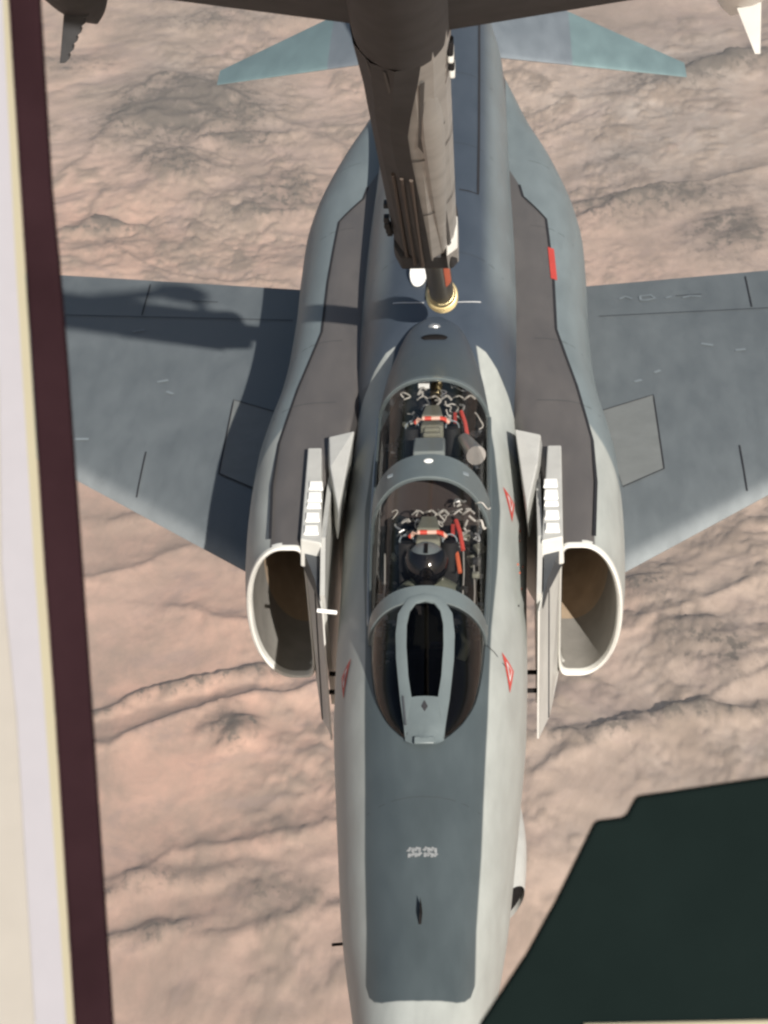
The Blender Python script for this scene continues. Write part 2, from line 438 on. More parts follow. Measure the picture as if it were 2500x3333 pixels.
sand = cmix(nt, big, (.41, .275, .215), (.47, .36, .285))
sand = cmix(nt, attr('rust'), sand, (.50, .315, .24))
sand = cmix(nt, mth(nt, 'MULTIPLY', attr('grey'), .75), sand, (.34, .315, .285))
sand = cmix(nt, mth(nt, 'MULTIPLY', attr('rock'), .85), sand, (.17, .135, .105))
sand = cmix(nt, mth(nt, 'MULTIPLY', fine, .5), sand, (.33, .245, .19))
sand = cmix(nt, mth(nt, 'MULTIPLY', mott, .68), sand, (.25, .195, .155))
sand = cmix(nt, mth(nt, 'MULTIPLY', streak, .4), sand, (.26, .195, .175))
vv = mth(nt, 'MULTIPLY', attr('vegetation_and_shade'), mth(nt, 'ADD', .5, mth(nt, 'ADD', mth(nt, 'MULTIPLY', speck, .55), mth(nt, 'MULTIPLY', fine, .45))))
vv = mth(nt, 'MINIMUM', vv, .88)
vv = mth(nt, 'MINIMUM', mth(nt, 'MULTIPLY', vv, 1.5), .9)
sand = cmix(nt, vv, sand, (.075, .066, .055))
nt.links.new(sand, b.inputs['Base Color'])
bp = nt.nodes.new('ShaderNodeBump'); bp.inputs['Strength'].default_value = .28; bp.inputs['Distance'].default_value = 10
nt.links.new(gn(.012, 9, .66, .4, (1, .5, 1)), bp.inputs['Height']); nt.links.new(bp.outputs[0], b.inputs['Normal'])
me.materials.append(m)
g = bpy.data.objects.new('desert_ground', me); COL.objects.link(g); g['kind'] = 'structure'

# ------------------------------------------------------------------ the fighter
jet = empty('fighter_jet', (0, 0, 0))
tag(jet, 'grey twin seat fighter jet with two canopies flying below the refueling boom', 'fighter jet')

fa = tab([(0, .01), (.5, .115), (1.0, .215), (1.5, .295), (2.0, .37), (2.5, .43), (2.92, .485), (3.35, .53), (4.0, .578), (4.67, .625), (5.4, .668), (6.2, .685), (7, .69), (8, .705), (9.5, .70), (11, .69), (12, .68), (14, .635), (16.4, .58), (17.3, .50), (18.3, .38), (19.4, .22)])
fzt = tab([(0, .11), (.5, .29), (1.0, .42), (1.6, .53), (2.1, .605), (3, .72), (4, .85), (4.5, .92), (5.1, .99), (6, 1.02), (8.4, 1.03), (9, 1.12), (9.6, 1.25), (11, 1.31), (14, 1.30), (16, 1.24), (17.5, 1.1), (19.4, .8)])
fzb = tab([(0, .09), (.5, -.06), (1.0, -.17), (2, -.36), (3, -.51), (4, -.62), (5.5, -.71), (7, -.76), (13, -.72), (15, -.45), (16.5, -.1), (18, .2), (19.4, .42)])
fn = tab([(0, 2.0), (3, 2.15), (6, 2.25), (9, 2.4), (12, 2.7), (19.4, 2.3)])
opn = lin([(0, 0), (4.22, 0), (4.25, .10), (4.32, .165), (4.47, .25), (4.75, .335), (5.1, .372), (5.8, .405), (6.6, .42), (8.35, .42), (8.45, .38), (8.7, .30), (8.85, .2), (8.86, 0), (20, 0)])

def sec(s, th):       # point on the fuselage skin; th = 0 top, pi bottom
    a, zt, zb, n = fa(s), fzt(s), fzb(s), fn(s)
    zc = .5 * (zt + zb) + .0; h = .5 * (zt - zb)
    sx, cz = math.sin(th), math.cos(th)
    return Vector((a * math.copysign(abs(sx)**(2 / n), sx), s, zc + h * math.copysign(abs(cz)**(2 / n), cz)))
def th_of_x(s, x):
    return math.asin(min(1, (abs(x) / fa(s))**(fn(s) / 2)))
def topz(s, x): return sec(s, th_of_x(s, x)).z
def skin_pt(s, z, side=1, lift=0.0):   # on the flank at height z
    a, zt, zb, n = fa(s), fzt(s), fzb(s), fn(s); zc = .5 * (zt + zb); h = .5 * (zt - zb)
    x = a * (1 - min(1, abs(z - zc) / h)**n)**(1 / n)
    return Vector((side * (x + lift), s, z + (lift * .6 if z > zc else 0)))

stations = sorted(set([0, .05, .12, .2, .3, .4] + [round(.5 + .1 * i, 3) for i in range(190)] + [4.22, 4.235, 4.25, 4.28, 4.32, 4.36, 4.42, 4.47, 8.85, 8.86, 5.05, 5.15]))
rings = []
NR = 72
for s in stations:
    t0 = th_of_x(s, opn(s)) if opn(s) > 0 else 0.0
    rings.append([sec(s, t0 + (2 * math.pi - 2 * t0) * j / NR) for j in range(NR + 1)])
v_, f_ = loft(rings, False, (False, True))
mesh_obj('fuselage', v_, f_, m_fus, jet, sharp=50)

# cockpit tub
tub = MB()
ss = [s for s in stations if 4.25 <= s <= 8.85]
rr = []
for s in ss:
    wv = opn(s); zs = topz(s, wv)
    fl = .05 if s > 5.2 else .45
    rr.append([Vector((-wv, s, zs - .002)), Vector((-wv + .03, s, zs - .06)), Vector((-wv + .05, s, fl)), Vector((wv - .05, s, fl)), Vector((wv - .03, s, zs - .06)), Vector((wv, s, zs - .002))])
v_, f_ = loft(rr, False)
tub.add(v_, f_)
tub.add([rr[0][i] for i in range(6)], [(0, 1, 2, 3, 4, 5)]); tub.add([rr[-1][i] for i in range(6)], [(0, 1, 2, 3, 4, 5)])
tub.build('cockpit_tub', M_black, jet, smooth=False)

# canopy surface
ctop = tab([(4.2, .93), (4.5, 1.05), (4.8, 1.245), (5.11, 1.43), (5.5, 1.52), (6.0, 1.585), (6.5, 1.61), (7.0, 1.61), (7.6, 1.57), (8.07, 1.51), (8.6, 1.43), (9.0, 1.37), (9.4, 1.31), (9.62, 1.26)])
cwid = tab([(4.2, .05), (4.25, .12), (4.32, .175), (4.47, .255), (4.75, .338), (5.1, .378), (5.8, .412), (6.6, .428), (8.3, .428), (8.7, .395), (9.03, .33), (9.4, .22), (9.62, .05)])
slant = lin([(4.2, 0), (4.6, .06), (5.1, .32), (8.2, .32), (9.0, .1), (9.62, 0)])
def cpt(s0, t, lift=0.0):              # t in [-1, 1] across the arch
    a = t * math.pi / 2
    sx, cz = math.sin(a), math.cos(a)
    hx = math.copysign(abs(sx)**(2 / 2.2), sx); hz = abs(cz)**(2 / 2.2)
    s = s0 + slant(s0) * (1 - hz)
    w_ = cwid(s) + lift * .9
    base = topz(s, min(cwid(s), fa(s) * .98)) - .004
    return Vector((w_ * hx, s, base + (ctop(s0) - base + lift) * hz))
def cstrip(s_a, s_b, t_a, t_b, lift=0.0, ns=20, ntt=32, thick=0.0):
    g = []
    for i in range(ns + 1):
        s0 = s_a + (s_b - s_a) * i / ns
        g.append([cpt(s0, t_a + (t_b - t_a) * j / ntt, lift) for j in range(ntt + 1)])
    v, f = loft(g, False)
    mb = MB().add(v, f)
    if thick:
        g2 = []
        for i in range(ns + 1):
            s0 = s_a + (s_b - s_a) * i / ns
            g2.append([cpt(s0, t_a + (t_b - t_a) * j / ntt, lift - thick) for j in range(ntt + 1)])
        v2, f2 = loft(g2, False); mb.add(v2, f2)
        for row in (0, -1):
            a, b_ = g[row], g2[row]
            for j in range(ntt): mb.add([a[j], a[j + 1], b_[j + 1], b_[j]], [(0, 1, 2, 3)])
        for c in (0, -1):
            for i in range(ns): mb.add([g[i][c], g[i + 1][c], g2[i + 1][c], g2[i][c]], [(0, 1, 2, 3)])
    return mb
cstrip(4.22, 5.10, -1, 1, 0, 24).build('windscreen', M_ws, jet)
cstrip(5.16, 6.42, -1, 1, 0, 24).build('front_canopy', M_glass, jet)
cstrip(6.68, 8.08, -1, 1, 0, 24).build('rear_canopy', M_glass, jet)
cstrip(5.07, 5.19, -1, 1, .012, 2, 40, .03).build('windscreen_bow', M_mid, jet)
cstrip(6.385, 6.70, -1, 1, .012, 4, 40, .03).build('center_canopy_bow', M_mid, jet)
cstrip(8.055, 8.11, -1, 1, .010, 2, 40, .03).build('rear_canopy_frame', M_mid, jet)
cstrip(8.10, 9.60, -1, 1, .004, 26, 40).build('rear_canopy_fairing', m_fus, jet)
for sd in (-1, 1):
    cstrip(5.19, 8.06, sd * .86, sd * 1.0, .009, 40, 4, .02).build('canopy_rail', M_mid, jet)
    tb = MB().tube([cpt(5.2 + .1 * i, sd * .90, .014) for i in range(30)], .006, 5)
    tb.build('canopy_seal', M_metal if sd < 0 else M_mid, jet)
MB().sphere(cpt(6.60, 0, .014), (.035, .03, .012), 12, 6).build('anti_collision_light', M_pad, jet)
for t in (-.38, .36):
    p = cpt(6.56, t, .013); MB().box(p, (.07, .035, .006), Matrix.Rotation(.5 * t * 2, 3, 'Y')).build('canopy_bow_plate', M_faint, jet)

# armoured windscreen frame: hoop with a base plate
def wz(x, s):
    s = max(s, 4.2); w_ = cwid(s); base = topz(s, min(w_, fa(s) * .98))
    # the bow slant is ignored near the centre line
    return base + (ctop(s) - base) * (max(0, 1 - min(1, abs(x) / w_)**2.2))**(1 / 2.2)
hole = [(-.085, 4.48), (-.108, 4.62), (-.122, 4.80), (-.120, 4.93), (-.100, 5.01), (-.06, 5.055), (0, 5.07), (.06, 5.055), (.100, 5.01), (.120, 4.93), (.122, 4.80), (.108, 4.62), (.085, 4.48)]
outr = [(-.125, 4.235), (-.162, 4.5), (-.190, 4.75), (-.195, 4.90), (-.18, 5.02), (-.11, 5.10), (0, 5.12), (.11, 5.10), (.18, 5.02), (.195, 4.90), (.190, 4.75), (.162, 4.5), (.125, 4.235)]
def dens(p, k=5):
    r = []
    for i in range(len(p) - 1):
        for j in range(k):
            t = j / k; r.append((p[i][0] * (1 - t) + p[i + 1][0] * t, p[i][1] * (1 - t) + p[i + 1][1] * t))
    return r + [p[-1]]
hd, od = dens(hole), dens(outr)
rows = []
for (a, lf) in ((0.0, -.01), (0.0, .016), (.5, .022), (1.0, .016), (1.0, -.01)):
    rows.append([Vector((h[0] * (1 - a) + o[0] * a, h[1] * (1 - a) + o[1] * a, wz(h[0] * (1 - a) + o[0] * a, h[1] * (1 - a) + o[1] * a) + lf)) for h, o in zip(hd, od)])
fr_ = MB().add(*loft(rows, False))
bp_ = []
for i in range(9):
    s = 4.175 + (4.485 - 4.175) * i / 8
    hw = .075 + (.05 if s > 4.2 else 0) + .1 * (s - 4.235) * (1 if s > 4.235 else 0)
    bp_.append([Vector((hw * (j / 6 * 2 - 1), s, wz(hw * (j / 6 * 2 - 1), s) + .017)) for j in range(7)])
fr_.add(*loft(bp_, False))
fr_.build('windscreen_frame', M_mid, jet, sharp=45)
ag = [[Vector((h[0] * k, h[1], wz(h[0] * k, h[1]) + .004)) for k in (-1, -.5, 0, .5, 1)] for h in [(.085, 4.48), (.1, 4.56), (.108, 4.62), (.116, 4.7), (.122, 4.8), (.12, 4.93), (.1, 5.01), (.06, 5.055)]]
mesh_obj('armored_glass', *loft(ag, False), M_armor, jet)
MB().box((0, 4.175, wz(0, 4.2) - .004), (.13, .05, .02), Matrix.Rotation(.55, 3, 'X')).build('windscreen_lug', M_mid, jet, bevel=.006)
z0 = wz(0, 4.41) + .026
MB().prism([(0, 4.375, z0 - .03), (.02, 4.41, z0 - .01), (0, 4.445, z0 + .01), (-.02, 4.41, z0 - .01)], [(0, 4.375, z0 - .022), (.02, 4.41, z0 - .002), (0, 4.445, z0 + .018), (-.02, 4.41, z0 - .002)]).build('rain_outlet', M_seam, jet, smooth=False)
# wiper-like recess strip on the left leg of the frame
MB().tube([(-.122, 4.30, wz(-.122, 4.30) + .022), (-.142, 4.5, wz(-.142, 4.5) + .022)], .008, 6).build('frame_slot', M_dark, jet)

# instrument shrouds, bulkheads
sh = []
for i in range(9):
    s = 4.27 + .095 * i; wv = cwid(s) * .93; tz = topz(s, opn(s)) + .0 + .04 * i / 8
    sh.append([Vector((wv * math.sin(a), s, tz - .05 + (.06 + .012 * i) * math.cos(a))) for a in [(-1 + j / 6) * math.pi / 2 for j in range(13)]])
v_, f_ = loft(sh, False, (False, True)); mesh_obj('instrument_shroud', v_, f_, M_black, jet)
MB().box((0, 5.03, .98), (.34, .05, .16)).build('instrument_panel', M_dark, jet, bevel=.02)
MB().box((.075, 4.93, 1.16), (.09, .05, .035)).build('gunsight', M_metal, jet, bevel=.008)
MB().box((0, 6.78, .70), (.74, .05, 1.0)).build('cockpit_bulkhead', M_black, jet, bevel=.02)
pts = [Vector((.36 * math.sin(a), 6.72, 1.02 + .42 * math.cos(a))) for a in [(-1 + j / 8) * math.pi / 2 for j in range(17)]]
MB().prism(pts, [p + Vector((0, .04, 0)) for p in pts]).build('roll_over_bulkhead', pmat('brown_liner', (.05, .04, .036), .85, spec=.1), jet)
MB().box((-.01, 7.22, 1.36), (.23, .30, .10), Matrix.Rotation(-.15, 3, 'X')).build('rear_instrument_hood', pmat('green_grey_hood', (.20, .225, .215), .7), jet, bevel=.015)
MB().box((0, 8.46, .70), (.5, .05, 1.0)).build('rear_bulkhead', M_black, jet, bevel=.02)
MB().box((-.07, 8.30, 1.36), (.085, .12, .02), Matrix.Rotation(.5, 3, 'X')).build('white_card', M_pad, jet, bevel=.004)
MB().tube([(.24, 7.62, 1.23), (.33, 7.30, 1.27)], [.05, .075], 14).build('air_duct', M_metal, jet)
# cables, handles and plumbing round both seats
cab = pmat('pale_cable', (.42, .40, .36), .5)
for k in range(46):
    front = k < 28
    bx = random.uniform(-.27, .33) if k % 2 else random.uniform(-.1, .3); by = random.uniform(6.3, 6.6) if front else random.uniform(7.95, 8.35)
    bz = random.uniform(1.12, 1.34)
    p = Vector((bx, by, bz)); pts = [p]
    for i in range(4):
        p = p + Vector((random.uniform(-.05, .05), random.uniform(-.05, .03), random.uniform(-.05, .03))); pts.append(p)
    MB().wire(pts, random.uniform(.004, .009), 6).build('cockpit_cable', cab if k % 3 else M_metal, jet)
for (x, ya, yb, z) in ((.235, 6.5, 5.55, 1.08), (.31, 6.35, 5.5, .98), (-.32, 6.4, 5.6, .98)):
    MB().tube([(x, ya, z), (x + .01, (ya + yb) / 2, z - .03), (x, yb, z - .04)], .006, 6).build('cockpit_rail', cab, jet)
for k in range(22):
    sd = random.choice((-1, 1)); x = sd * random.uniform(.26, .36); y = random.choice((random.uniform(5.3, 6.5), random.uniform(7.1, 8.3)))
    MB().box((x, y, random.uniform(.72, .9)), (random.uniform(.03, .07), random.uniform(.03, .1), .04)).build('console_switch_box', random.choice((M_dark, M_metal, M_faint)), jet, bevel=.006)

random.seed(21)
for k in range(70):
    front = k < 40
    y = random.uniform(5.45, 6.66) if front else random.uniform(7.0, 8.38)
    sd = random.choice((-1, 1)) if k % 3 else 1
    x = sd * random.uniform(.17, .36)
    z = random.uniform(.85, 1.06) + (.16 if abs(x) < .26 and (y > 6.2 and front or y > 7.8) else 0)
    sz = (random.uniform(.02, .07), random.uniform(.03, .09), random.uniform(.02, .05))
    R_ = Matrix.Rotation(random.uniform(-.6, .6), 3, 'Z') @ Matrix.Rotation(random.uniform(-.5, .5), 3, 'X')
    MB().box((x, y, z), sz, R_).build('equipment_box', random.choice((M_seat, M_dark, M_seat, M_pad_green, M_boomd, M_metal if k % 5 == 0 else M_dark)), jet, bevel=.006)
for (x, y, z, q) in ((.19, 6.35, 1.28, 1), (.215, 8.0, 1.26, 1), (.17, 6.15, 1.22, 0)):
    MB().tube([(x, y, z), (x + .03, y - .12, z - .03), (x + .05, y - .24, z - .10)], .016, 8).build('orange_hose', M_red if q else M_ored, jet)
for front, y in ((1, 6.42), (0, 8.14)):
    for k in range(5):
        x = -.12 + .09 * k; MB().wire([(x, y + .03 * (k % 2), 1.29), (x + .03, y - .02, 1.325), (x + .05, y + .02, 1.31), (x + .08, y - .01 * k % .03, 1.30)], .006 + .002 * (k % 3), 8).build('cable_bundle', cab, jet)
# ejection seats
def seat(y0, zt):
    e = empty('ejection_seat', (0, y0, .1)); hang(e, jet)
    def add(o):
        o.parent = e; o.matrix_parent_inverse = Matrix.Translation((0, -y0, -.1)); return o
    add(MB().box((0, y0 - .22, .38), (.42, .44, .14)).build('seat_pan', M_seat, None, bevel=.02))
    add(MB().box((0, y0 + .02, .75), (.42, .12, .80), Matrix.Rotation(-.2, 3, 'X')).build('seat_back', M_seat, None, bevel=.02))
    add(MB().box((0, y0 + .02, zt - .12), (.17, .16, .15), Matrix.Rotation(-.2, 3, 'X')).build('headrest', M_pad_green, None, bevel=.02))
    hb = MB().prism([(-.09, y0 + .10, zt - .10), (.09, y0 + .10, zt - .10), (.065, y0 + .38, zt - .14), (-.065, y0 + .38, zt - .14)],
                    [(-.08, y0 + .10, zt - .02), (.08, y0 + .10, zt - .02), (.05, y0 + .30, zt - .04), (-.05, y0 + .30, zt - .04)])
    add(hb.build('parachute_box', M_pad_green, None, smooth=False, bevel=.01))
    for sd in (-1, 1):
        add(MB().tube([(sd * .15, y0 + .0, zt - .30), (sd * .15, y0 + .06, zt - .11)], [.062, .058], 18).build('drogue_canister', M_seat, None))
        add(MB().tube([(sd * .15 + .05 * math.cos(a), y0 + .065 + .012 * math.sin(a), zt - .105 + .048 * math.sin(a)) for a in [k * math.pi / 8 for k in range(17)]], .006, 6).build('canister_ring', M_faint, None))
    add(MB().tube([(-.125, y0 + .0, zt - .03), (-.10, y0 - .005, zt + .0), (-.07, y0 - .01, zt + .012), (.07, y0 - .01, zt + .012), (.10, y0 - .005, zt + .0), (.125, y0 + .0, zt - .03)], .016, 8).build('ejection_handle', M_handle, None))
    add(MB().box((.17, y0 + .2, zt - .10), (.025, .12, .03)).build('safety_flag', M_red, None))
    return e
seat(6.03, 1.37)
seat(7.72, 1.35)
cush = MB()
for i in range(4): cush.box((0, 7.52 - .0 + .045 * i, 1.235 + .018 * i), (.15 - .01 * i, .04, .05))
cush.build('seat_cushion', M_pad_green, jet, bevel=.012)

# intakes
xo_ = tab([(6.9, 1.415), (7.3, 1.445), (8.0, 1.46), (8.8, 1.45), (9.3, 1.41), (9.9, 1.345), (10.6, 1.31), (11.6, 1.30), (12.4, 1.31), (13.1, 1.31), (13.7, 1.27), (14.3, 1.19), (15, 1.06), (15.8, .86), (16.5, .72), (17.4, .54)])
xi_ = tab([(6.9, .925), (7.6, .86), (8.3, .70), (9, .58), (17.4, .30)])
nt_ = tab([(6.9, .765), (8, .765), (12, .75), (13.5, .70), (15, .60), (17.4, .48)])
nb_ = tab([(6.9, -.74), (12, -.72), (14.5, -.5), (16, -.2), (17.4, .1)])
rake = tab([(6.9, .52), (8.0, .30), (9.0, .05), (10, 0), (17.4, 0)])
nexp = tab([(6.9, 3.4), (9, 3.0), (11, 2.6), (13, 2.4), (17.4, 2.2)])
def nring(s, side, inset=0.0, N=56, ds=0.0):
    xi, xo, zt, zb = xi_(s) + inset * .5, xo_(s) - inset, nt_(s) - inset, nb_(s) + inset
    xc = xi + .35 * (xo - xi); zc = .5 * (zt + zb); h = .5 * (zt - zb); n = nexp(s)
    r = []
    for j in range(N):
        th = 2 * math.pi * j / N; sx, cz = math.sin(th), math.cos(th)
        ne = n if sx > 0 else 7.0
        nn = n if sx > 0 else 7.0
        if sx > 0 and cz < 0:
            q = max(0, min(1, (10.5 - s) / 3)); ne = n * (1 - q) + 2.05 * q; nn = n * (1 - q) + 2.3 * q
        elif sx > 0:
            q = max(0, min(1, (8.5 - s) / 1.5)); ne = n * (1 - q) + 2.0 * q; nn = n * (1 - q) + 2.05 * q
        x = xc + ((xo - xc) if sx > 0 else (xc - xi)) * math.copysign(abs(sx)**(2 / ne), sx)
        z = zc + h * math.copysign(abs(cz)**(2 / nn), cz)
        r.append(Vector((side * x, s + ds + rake(s) * (.75 - z) / 1.5, z)))
    return r
def nac_top(s, x):
    xi, xo, zt, zb = xi_(s), xo_(s), nt_(s), nb_(s); xc = xi + .35 * (xo - xi); zc = .5 * (zt + zb); h = .5 * (zt - zb); n = nexp(s)
    k = max(0.0, (x - xc) / (xo - xc))
    return zc + h * max(0.0, 1 - min(1, k)**n)**(1 / n)
def ribbon(pts, zf, side, width, lift=.004):
    # thin proud strip following a surface: pts are (x, s)
    P = []
    for i in range(len(pts) - 1):
        a, b_ = pts[i], pts[i + 1]; L = math.hypot(b_[0] - a[0], b_[1] - a[1]); k = max(1, int(L / .08))
        for j in range(k): P.append((a[0] + (b_[0] - a[0]) * j / k, a[1] + (b_[1] - a[1]) * j / k))
    P.append(pts[-1])
    r1, r2 = [], []
    for i, p in enumerate(P):
        a, b_ = P[max(0, i - 1)], P[min(len(P) - 1, i + 1)]
        d = math.hypot(b_[0] - a[0], b_[1] - a[1]) or 1; nx, ny = -(b_[1] - a[1]) / d, (b_[0] - a[0]) / d
        for r, sg in ((r1, -1), (r2, 1)):
            x, s = p[0] + sg * nx * width / 2, p[1] + sg * ny * width / 2
            r.append(Vector((side * x, s, zf(s, x) + lift)))
    return loft([r1, r2], False)
for side in (-1, 1):
    root = empty('air_intake', (side * 1.1, 7, 0)); hang(root, jet)
    def add(o, r=root):
        o.parent = r; o.matrix_parent_inverse = Matrix.Translation(-r.location); return o
    st = [6.9, 6.95, 7.0, 7.1] + [7.2 + .15 * i for i in range(69)]
    st = [s for s in st if s <= 17.4]
    add(mesh_obj('intake_trunk', *loft([nring(s, side) for s in st], True, (False, True)), m_nac))
    # rounded lip
    lipr = [nring(6.9, side, 0, ds=.03)] + [nring(6.9, side, a, ds=b_) for a, b_ in ((.000, 0.0), (.008, -.03), (.024, -.042), (.04, -.03), (.05, .0), (.054, .12))]
    add(mesh_obj('intake_lip', *loft(lipr, True), M_lip))
    dr = []
    for i in range(13):
        t = i / 12; s = 7.0 + 3.0 * t; base = nring(6.9, side, .054)
        cir = [Vector((side * .80 + side * .40 * math.sin(2 * math.pi * j / 56), 10.0, -.02 + .40 * math.cos(2 * math.pi * j / 56))) for j in range(56)]
        k = t**1.3 if t < 1 else 1
        k = min(1, t * t * (3 - 2 * t) * .9 + .1 * t)
        dr.append([Vector((b_.x * (1 - k) + c.x * k, (b_.y + .02) * (1 - t) + 10.0 * t, b_.z * (1 - k) + c.z * k)) for b_, c in zip(base, cir)])
    add(mesh_obj('intake_duct', *loft(dr[:4], True), M_duct)); add(mesh_obj('inner_duct', *loft(dr[3:], True), M_duct2))
    add(MB().tube([(side * .80, 9.95, -.02), (side * .80, 10.1, -.02)], .42, 32).build('engine_face', M_black, None))
    # ramp: splitter plate, hinged panel, bypass wall
    def plate(pts, th, name, mat):
        a = [Vector((side * x, s, z)) for x, s, z in pts]; b_ = [p - Vector((side * th, 0, 0)) for p in a]
        return add(MB().prism(a, b_).build(name, mat, None, smooth=False))
    plate([(.775, 6.22, .60), (.845, 6.60, .675), (.845, 6.70, -.66), (.775, 6.50, -.635), (.768, 6.36, -.60)], .012, 'splitter_plate', M_light)
    plate([(.853, 6.60, .675), (.945, 6.95, .735), (.965, 7.5, .72), (.965, 7.7, -.70), (.945, 7.45, -.715), (.853, 6.71, -.66)], .012, 'ramp_panel', M_light)
    plate([(.79, 6.30, .70), (.81, 6.9, .82), (.81, 8.2, .70), (.80, 8.2, -.70), (.79, 6.9, -.65)], .035, 'diverter_wall', M_light)
    add(MB().prism([(side * .80, 6.32, .55), (side * .84, 6.55, .55), (side * .95, 6.92, .55), (side * .82, 6.92, .55)],
                   [(side * .80, 6.32, .63), (side * .84, 6.55, .67), (side * .95, 6.92, .73), (side * .82, 6.92, .73)]).build('bleed_gap', M_dark, None, smooth=False))
    # hinge line
    add(MB().box((side * .849, 6.655, 0.0), (.01, .012, 1.30), Matrix.Rotation(.075, 3, 'X')).build('hinge_seam', M_seam, None))
    # bleed louver block
    vb = MB().prism([(side * .79, 6.80, .60), (side * .965, 6.86, .60), (side * .985, 8.25, .60), (side * .86, 8.25, .60)],
                    [(side * .80, 6.80, .835), (side * .955, 6.86, .835), (side * .975, 8.22, .84), (side * .87, 8.22, .84)])
    vbo = add(vb.build('louver_block', M_light, None, smooth=False, bevel=.01))
    for s, ln in ((7.618, .095), (7.448, .108), (7.316, .045), (7.15, .10), (6.965, .10)):
        o = MB().prism([(side * .825, s - ln / 2, .83), (side * .935, s - ln / 2, .83), (side * .935, s + ln / 2, .83), (side * .83, s + ln / 2, .83)],
                       [(side * .83, s - ln / 2 + .01, .852), (side * .93, s - ln / 2 + .01, .852), (side * .93, s + ln / 2, .862), (side * .835, s + ln / 2, .862)]).build('louver', M_pad, None, smooth=False, bevel=.006)
        add(o)
    add(MB().prism([(side * .66, 8.38, .55), (side * .86, 8.38, .55), (side * .80, 7.9, .55), (side * .715, 7.3, .55)],
                   [(side * .62, 8.38, .90), (side * .82, 8.36, .86), (side * .79, 7.9, .86), (side * .70, 7.3, .80)]).build('diverter_ramp', M_light, None, smooth=False, bevel=.012))
    # stand-offs between fuselage and plate
    for s in (6.40, 6.64):
        add(MB().tube([(side * .66, s, -.2), (side * .775, s, -.2)], .018, 8).build('stand_off_strut', M_black, None))
    # seams
    line = [(1.19, 6.98), (1.23, 7.8), (1.225, 8.5), (1.13, 9.4), (.985, 10.4), (.985, 11.4), (.965, 12.1), (.945, 12.7), (.74, 13.2), (.71, 13.5)]
    add(mesh_obj('deck_seam', *ribbon(line, nac_top, side, .022), M_seam))
mesh_obj('red_stripe', *ribbon([(.99, 11.4), (.975, 12.05)], nac_top, 1, .055, .007), M_red, jet)
MB().tube([(-.66, 6.10, .68), (-.80, 6.10, .70)], .015, 8).build('intake_probe', M_pad, jet)

# wings
def airfoil(x, le, te, zc, th, side, camber=0):
    c = te - le; P = []
    xs = [0, .01, .04, .1, .2, .35, .5, .7, .88, 1.0]
    f = lambda t: th * c * (2.969 * math.sqrt(t) - 1.26 * t - 3.516 * t * t + 2.843 * t**3 - 1.036 * t**4) / 2 * 1.0
    for t in xs: P.append(Vector((side * x, le + c * t, zc + f(t))))
    for t in reversed(xs[1:-1]): P.append(Vector((side * x, le + c * t, zc - f(t))))
    return P
def LE(x): return 8.60 + .97 * (x - 1.53)
def TEw(x): return 13.86 + .17 * (x - 1.4)
def wing_top(s, x):
    c = TEw(x) - LE(x); t = min(1, max(0, (s - LE(x)) / c))
    th = .05
    return -.53 + th * c * (2.969 * math.sqrt(t) - 1.26 * t - 3.516 * t * t + 2.843 * t**3 - 1.036 * t**4) / 2
for side in (-1, 1):
    root = empty('wing', (side * 2.5, 11, -.5)); hang(root, jet)
    def add(o, r=root):
        o.parent = r; o.matrix_parent_inverse = Matrix.Translation(-r.location); return o
    add(mesh_obj('inner_wing_panel', *loft([airfoil(x, LE(x), TEw(x), -.53, .05, side) for x in (1.22, 1.5, 1.8, 2.5, 3.3, 4.19)], True, (True, True)), m_wing))
    add(mesh_obj('outer_wing_panel', *loft([airfoil(x, LE(x) - .25, TEw(x) - .02, -.53 + .21 * (x - 4.2), .045, side) for x in (4.2, 4.8, 5.4, 5.85)], True, (True, True)), m_wing))
    dpts = [(1.36, 11.05), (1.87, 11.38), (1.89, 10.03), (1.53, 9.72)]
    dg = []
    for i in range(9):
        a = i / 8
        pa = (dpts[3][0] + (dpts[0][0] - dpts[3][0]) * a, dpts[3][1] + (dpts[0][1] - dpts[3][1]) * a)
        pb = (dpts[2][0] + (dpts[1][0] - dpts[2][0]) * a, dpts[2][1] + (dpts[1][1] - dpts[2][1]) * a)
        dg.append([Vector((side * (pa[0] + (pb[0] - pa[0]) * j / 5), pa[1] + (pb[1] - pa[1]) * j / 5, wing_top(pa[1] + (pb[1] - pa[1]) * j / 5, pa[0] + (pb[0] - pa[0]) * j / 5) + .004)) for j in range(6)])
    add(mesh_obj('access_panel', *loft(dg, False), pmat('access_panel_paint', (.165, .175, .17), .55)))
    for ln in ([dpts[0], dpts[1], dpts[2], dpts[3]], [(2.56, 10.45), (2.57, 9.75)], [(2.2, 13.55), (2.45, 13.58)], [(1.45, 13.1), (4.15, 13.3)], [(4.18, LE(4.18) + .05), (4.18, 14.1)], [(2.9, 13.25), (2.9, 14.0)]):
        add(mesh_obj('wing_seam', *ribbon(ln, wing_top, side, .012, .008), M_seam))
    random.seed(11 + side)
    for k in range(4):
        x, s = random.uniform(1.7, 3.1), random.uniform(10.6, 13.4)
        if s < LE(x) + .3: continue
        add(mesh_obj('paint_scuff', *ribbon([(x, s), (x + random.uniform(.04, .14), s + random.uniform(-.06, .06))], wing_top, side, .035, .006), M_faint))
# faded lettering by the right trailing edge: worn strokes
for pts in ([(1.66, 13.50), (1.72, 13.56), (1.78, 13.50)], [(1.86, 13.46), (1.86, 13.56), (1.96, 13.58), (2.0, 13.50), (1.92, 13.46), (1.86, 13.46)], [(2.10, 13.50), (2.16, 13.54)], [(2.26, 13.50), (2.34, 13.54), (2.44, 13.52)]):
    mesh_obj('faded_stencil', *ribbon(pts, wing_top, 1, .025, .010), M_faint, jet)

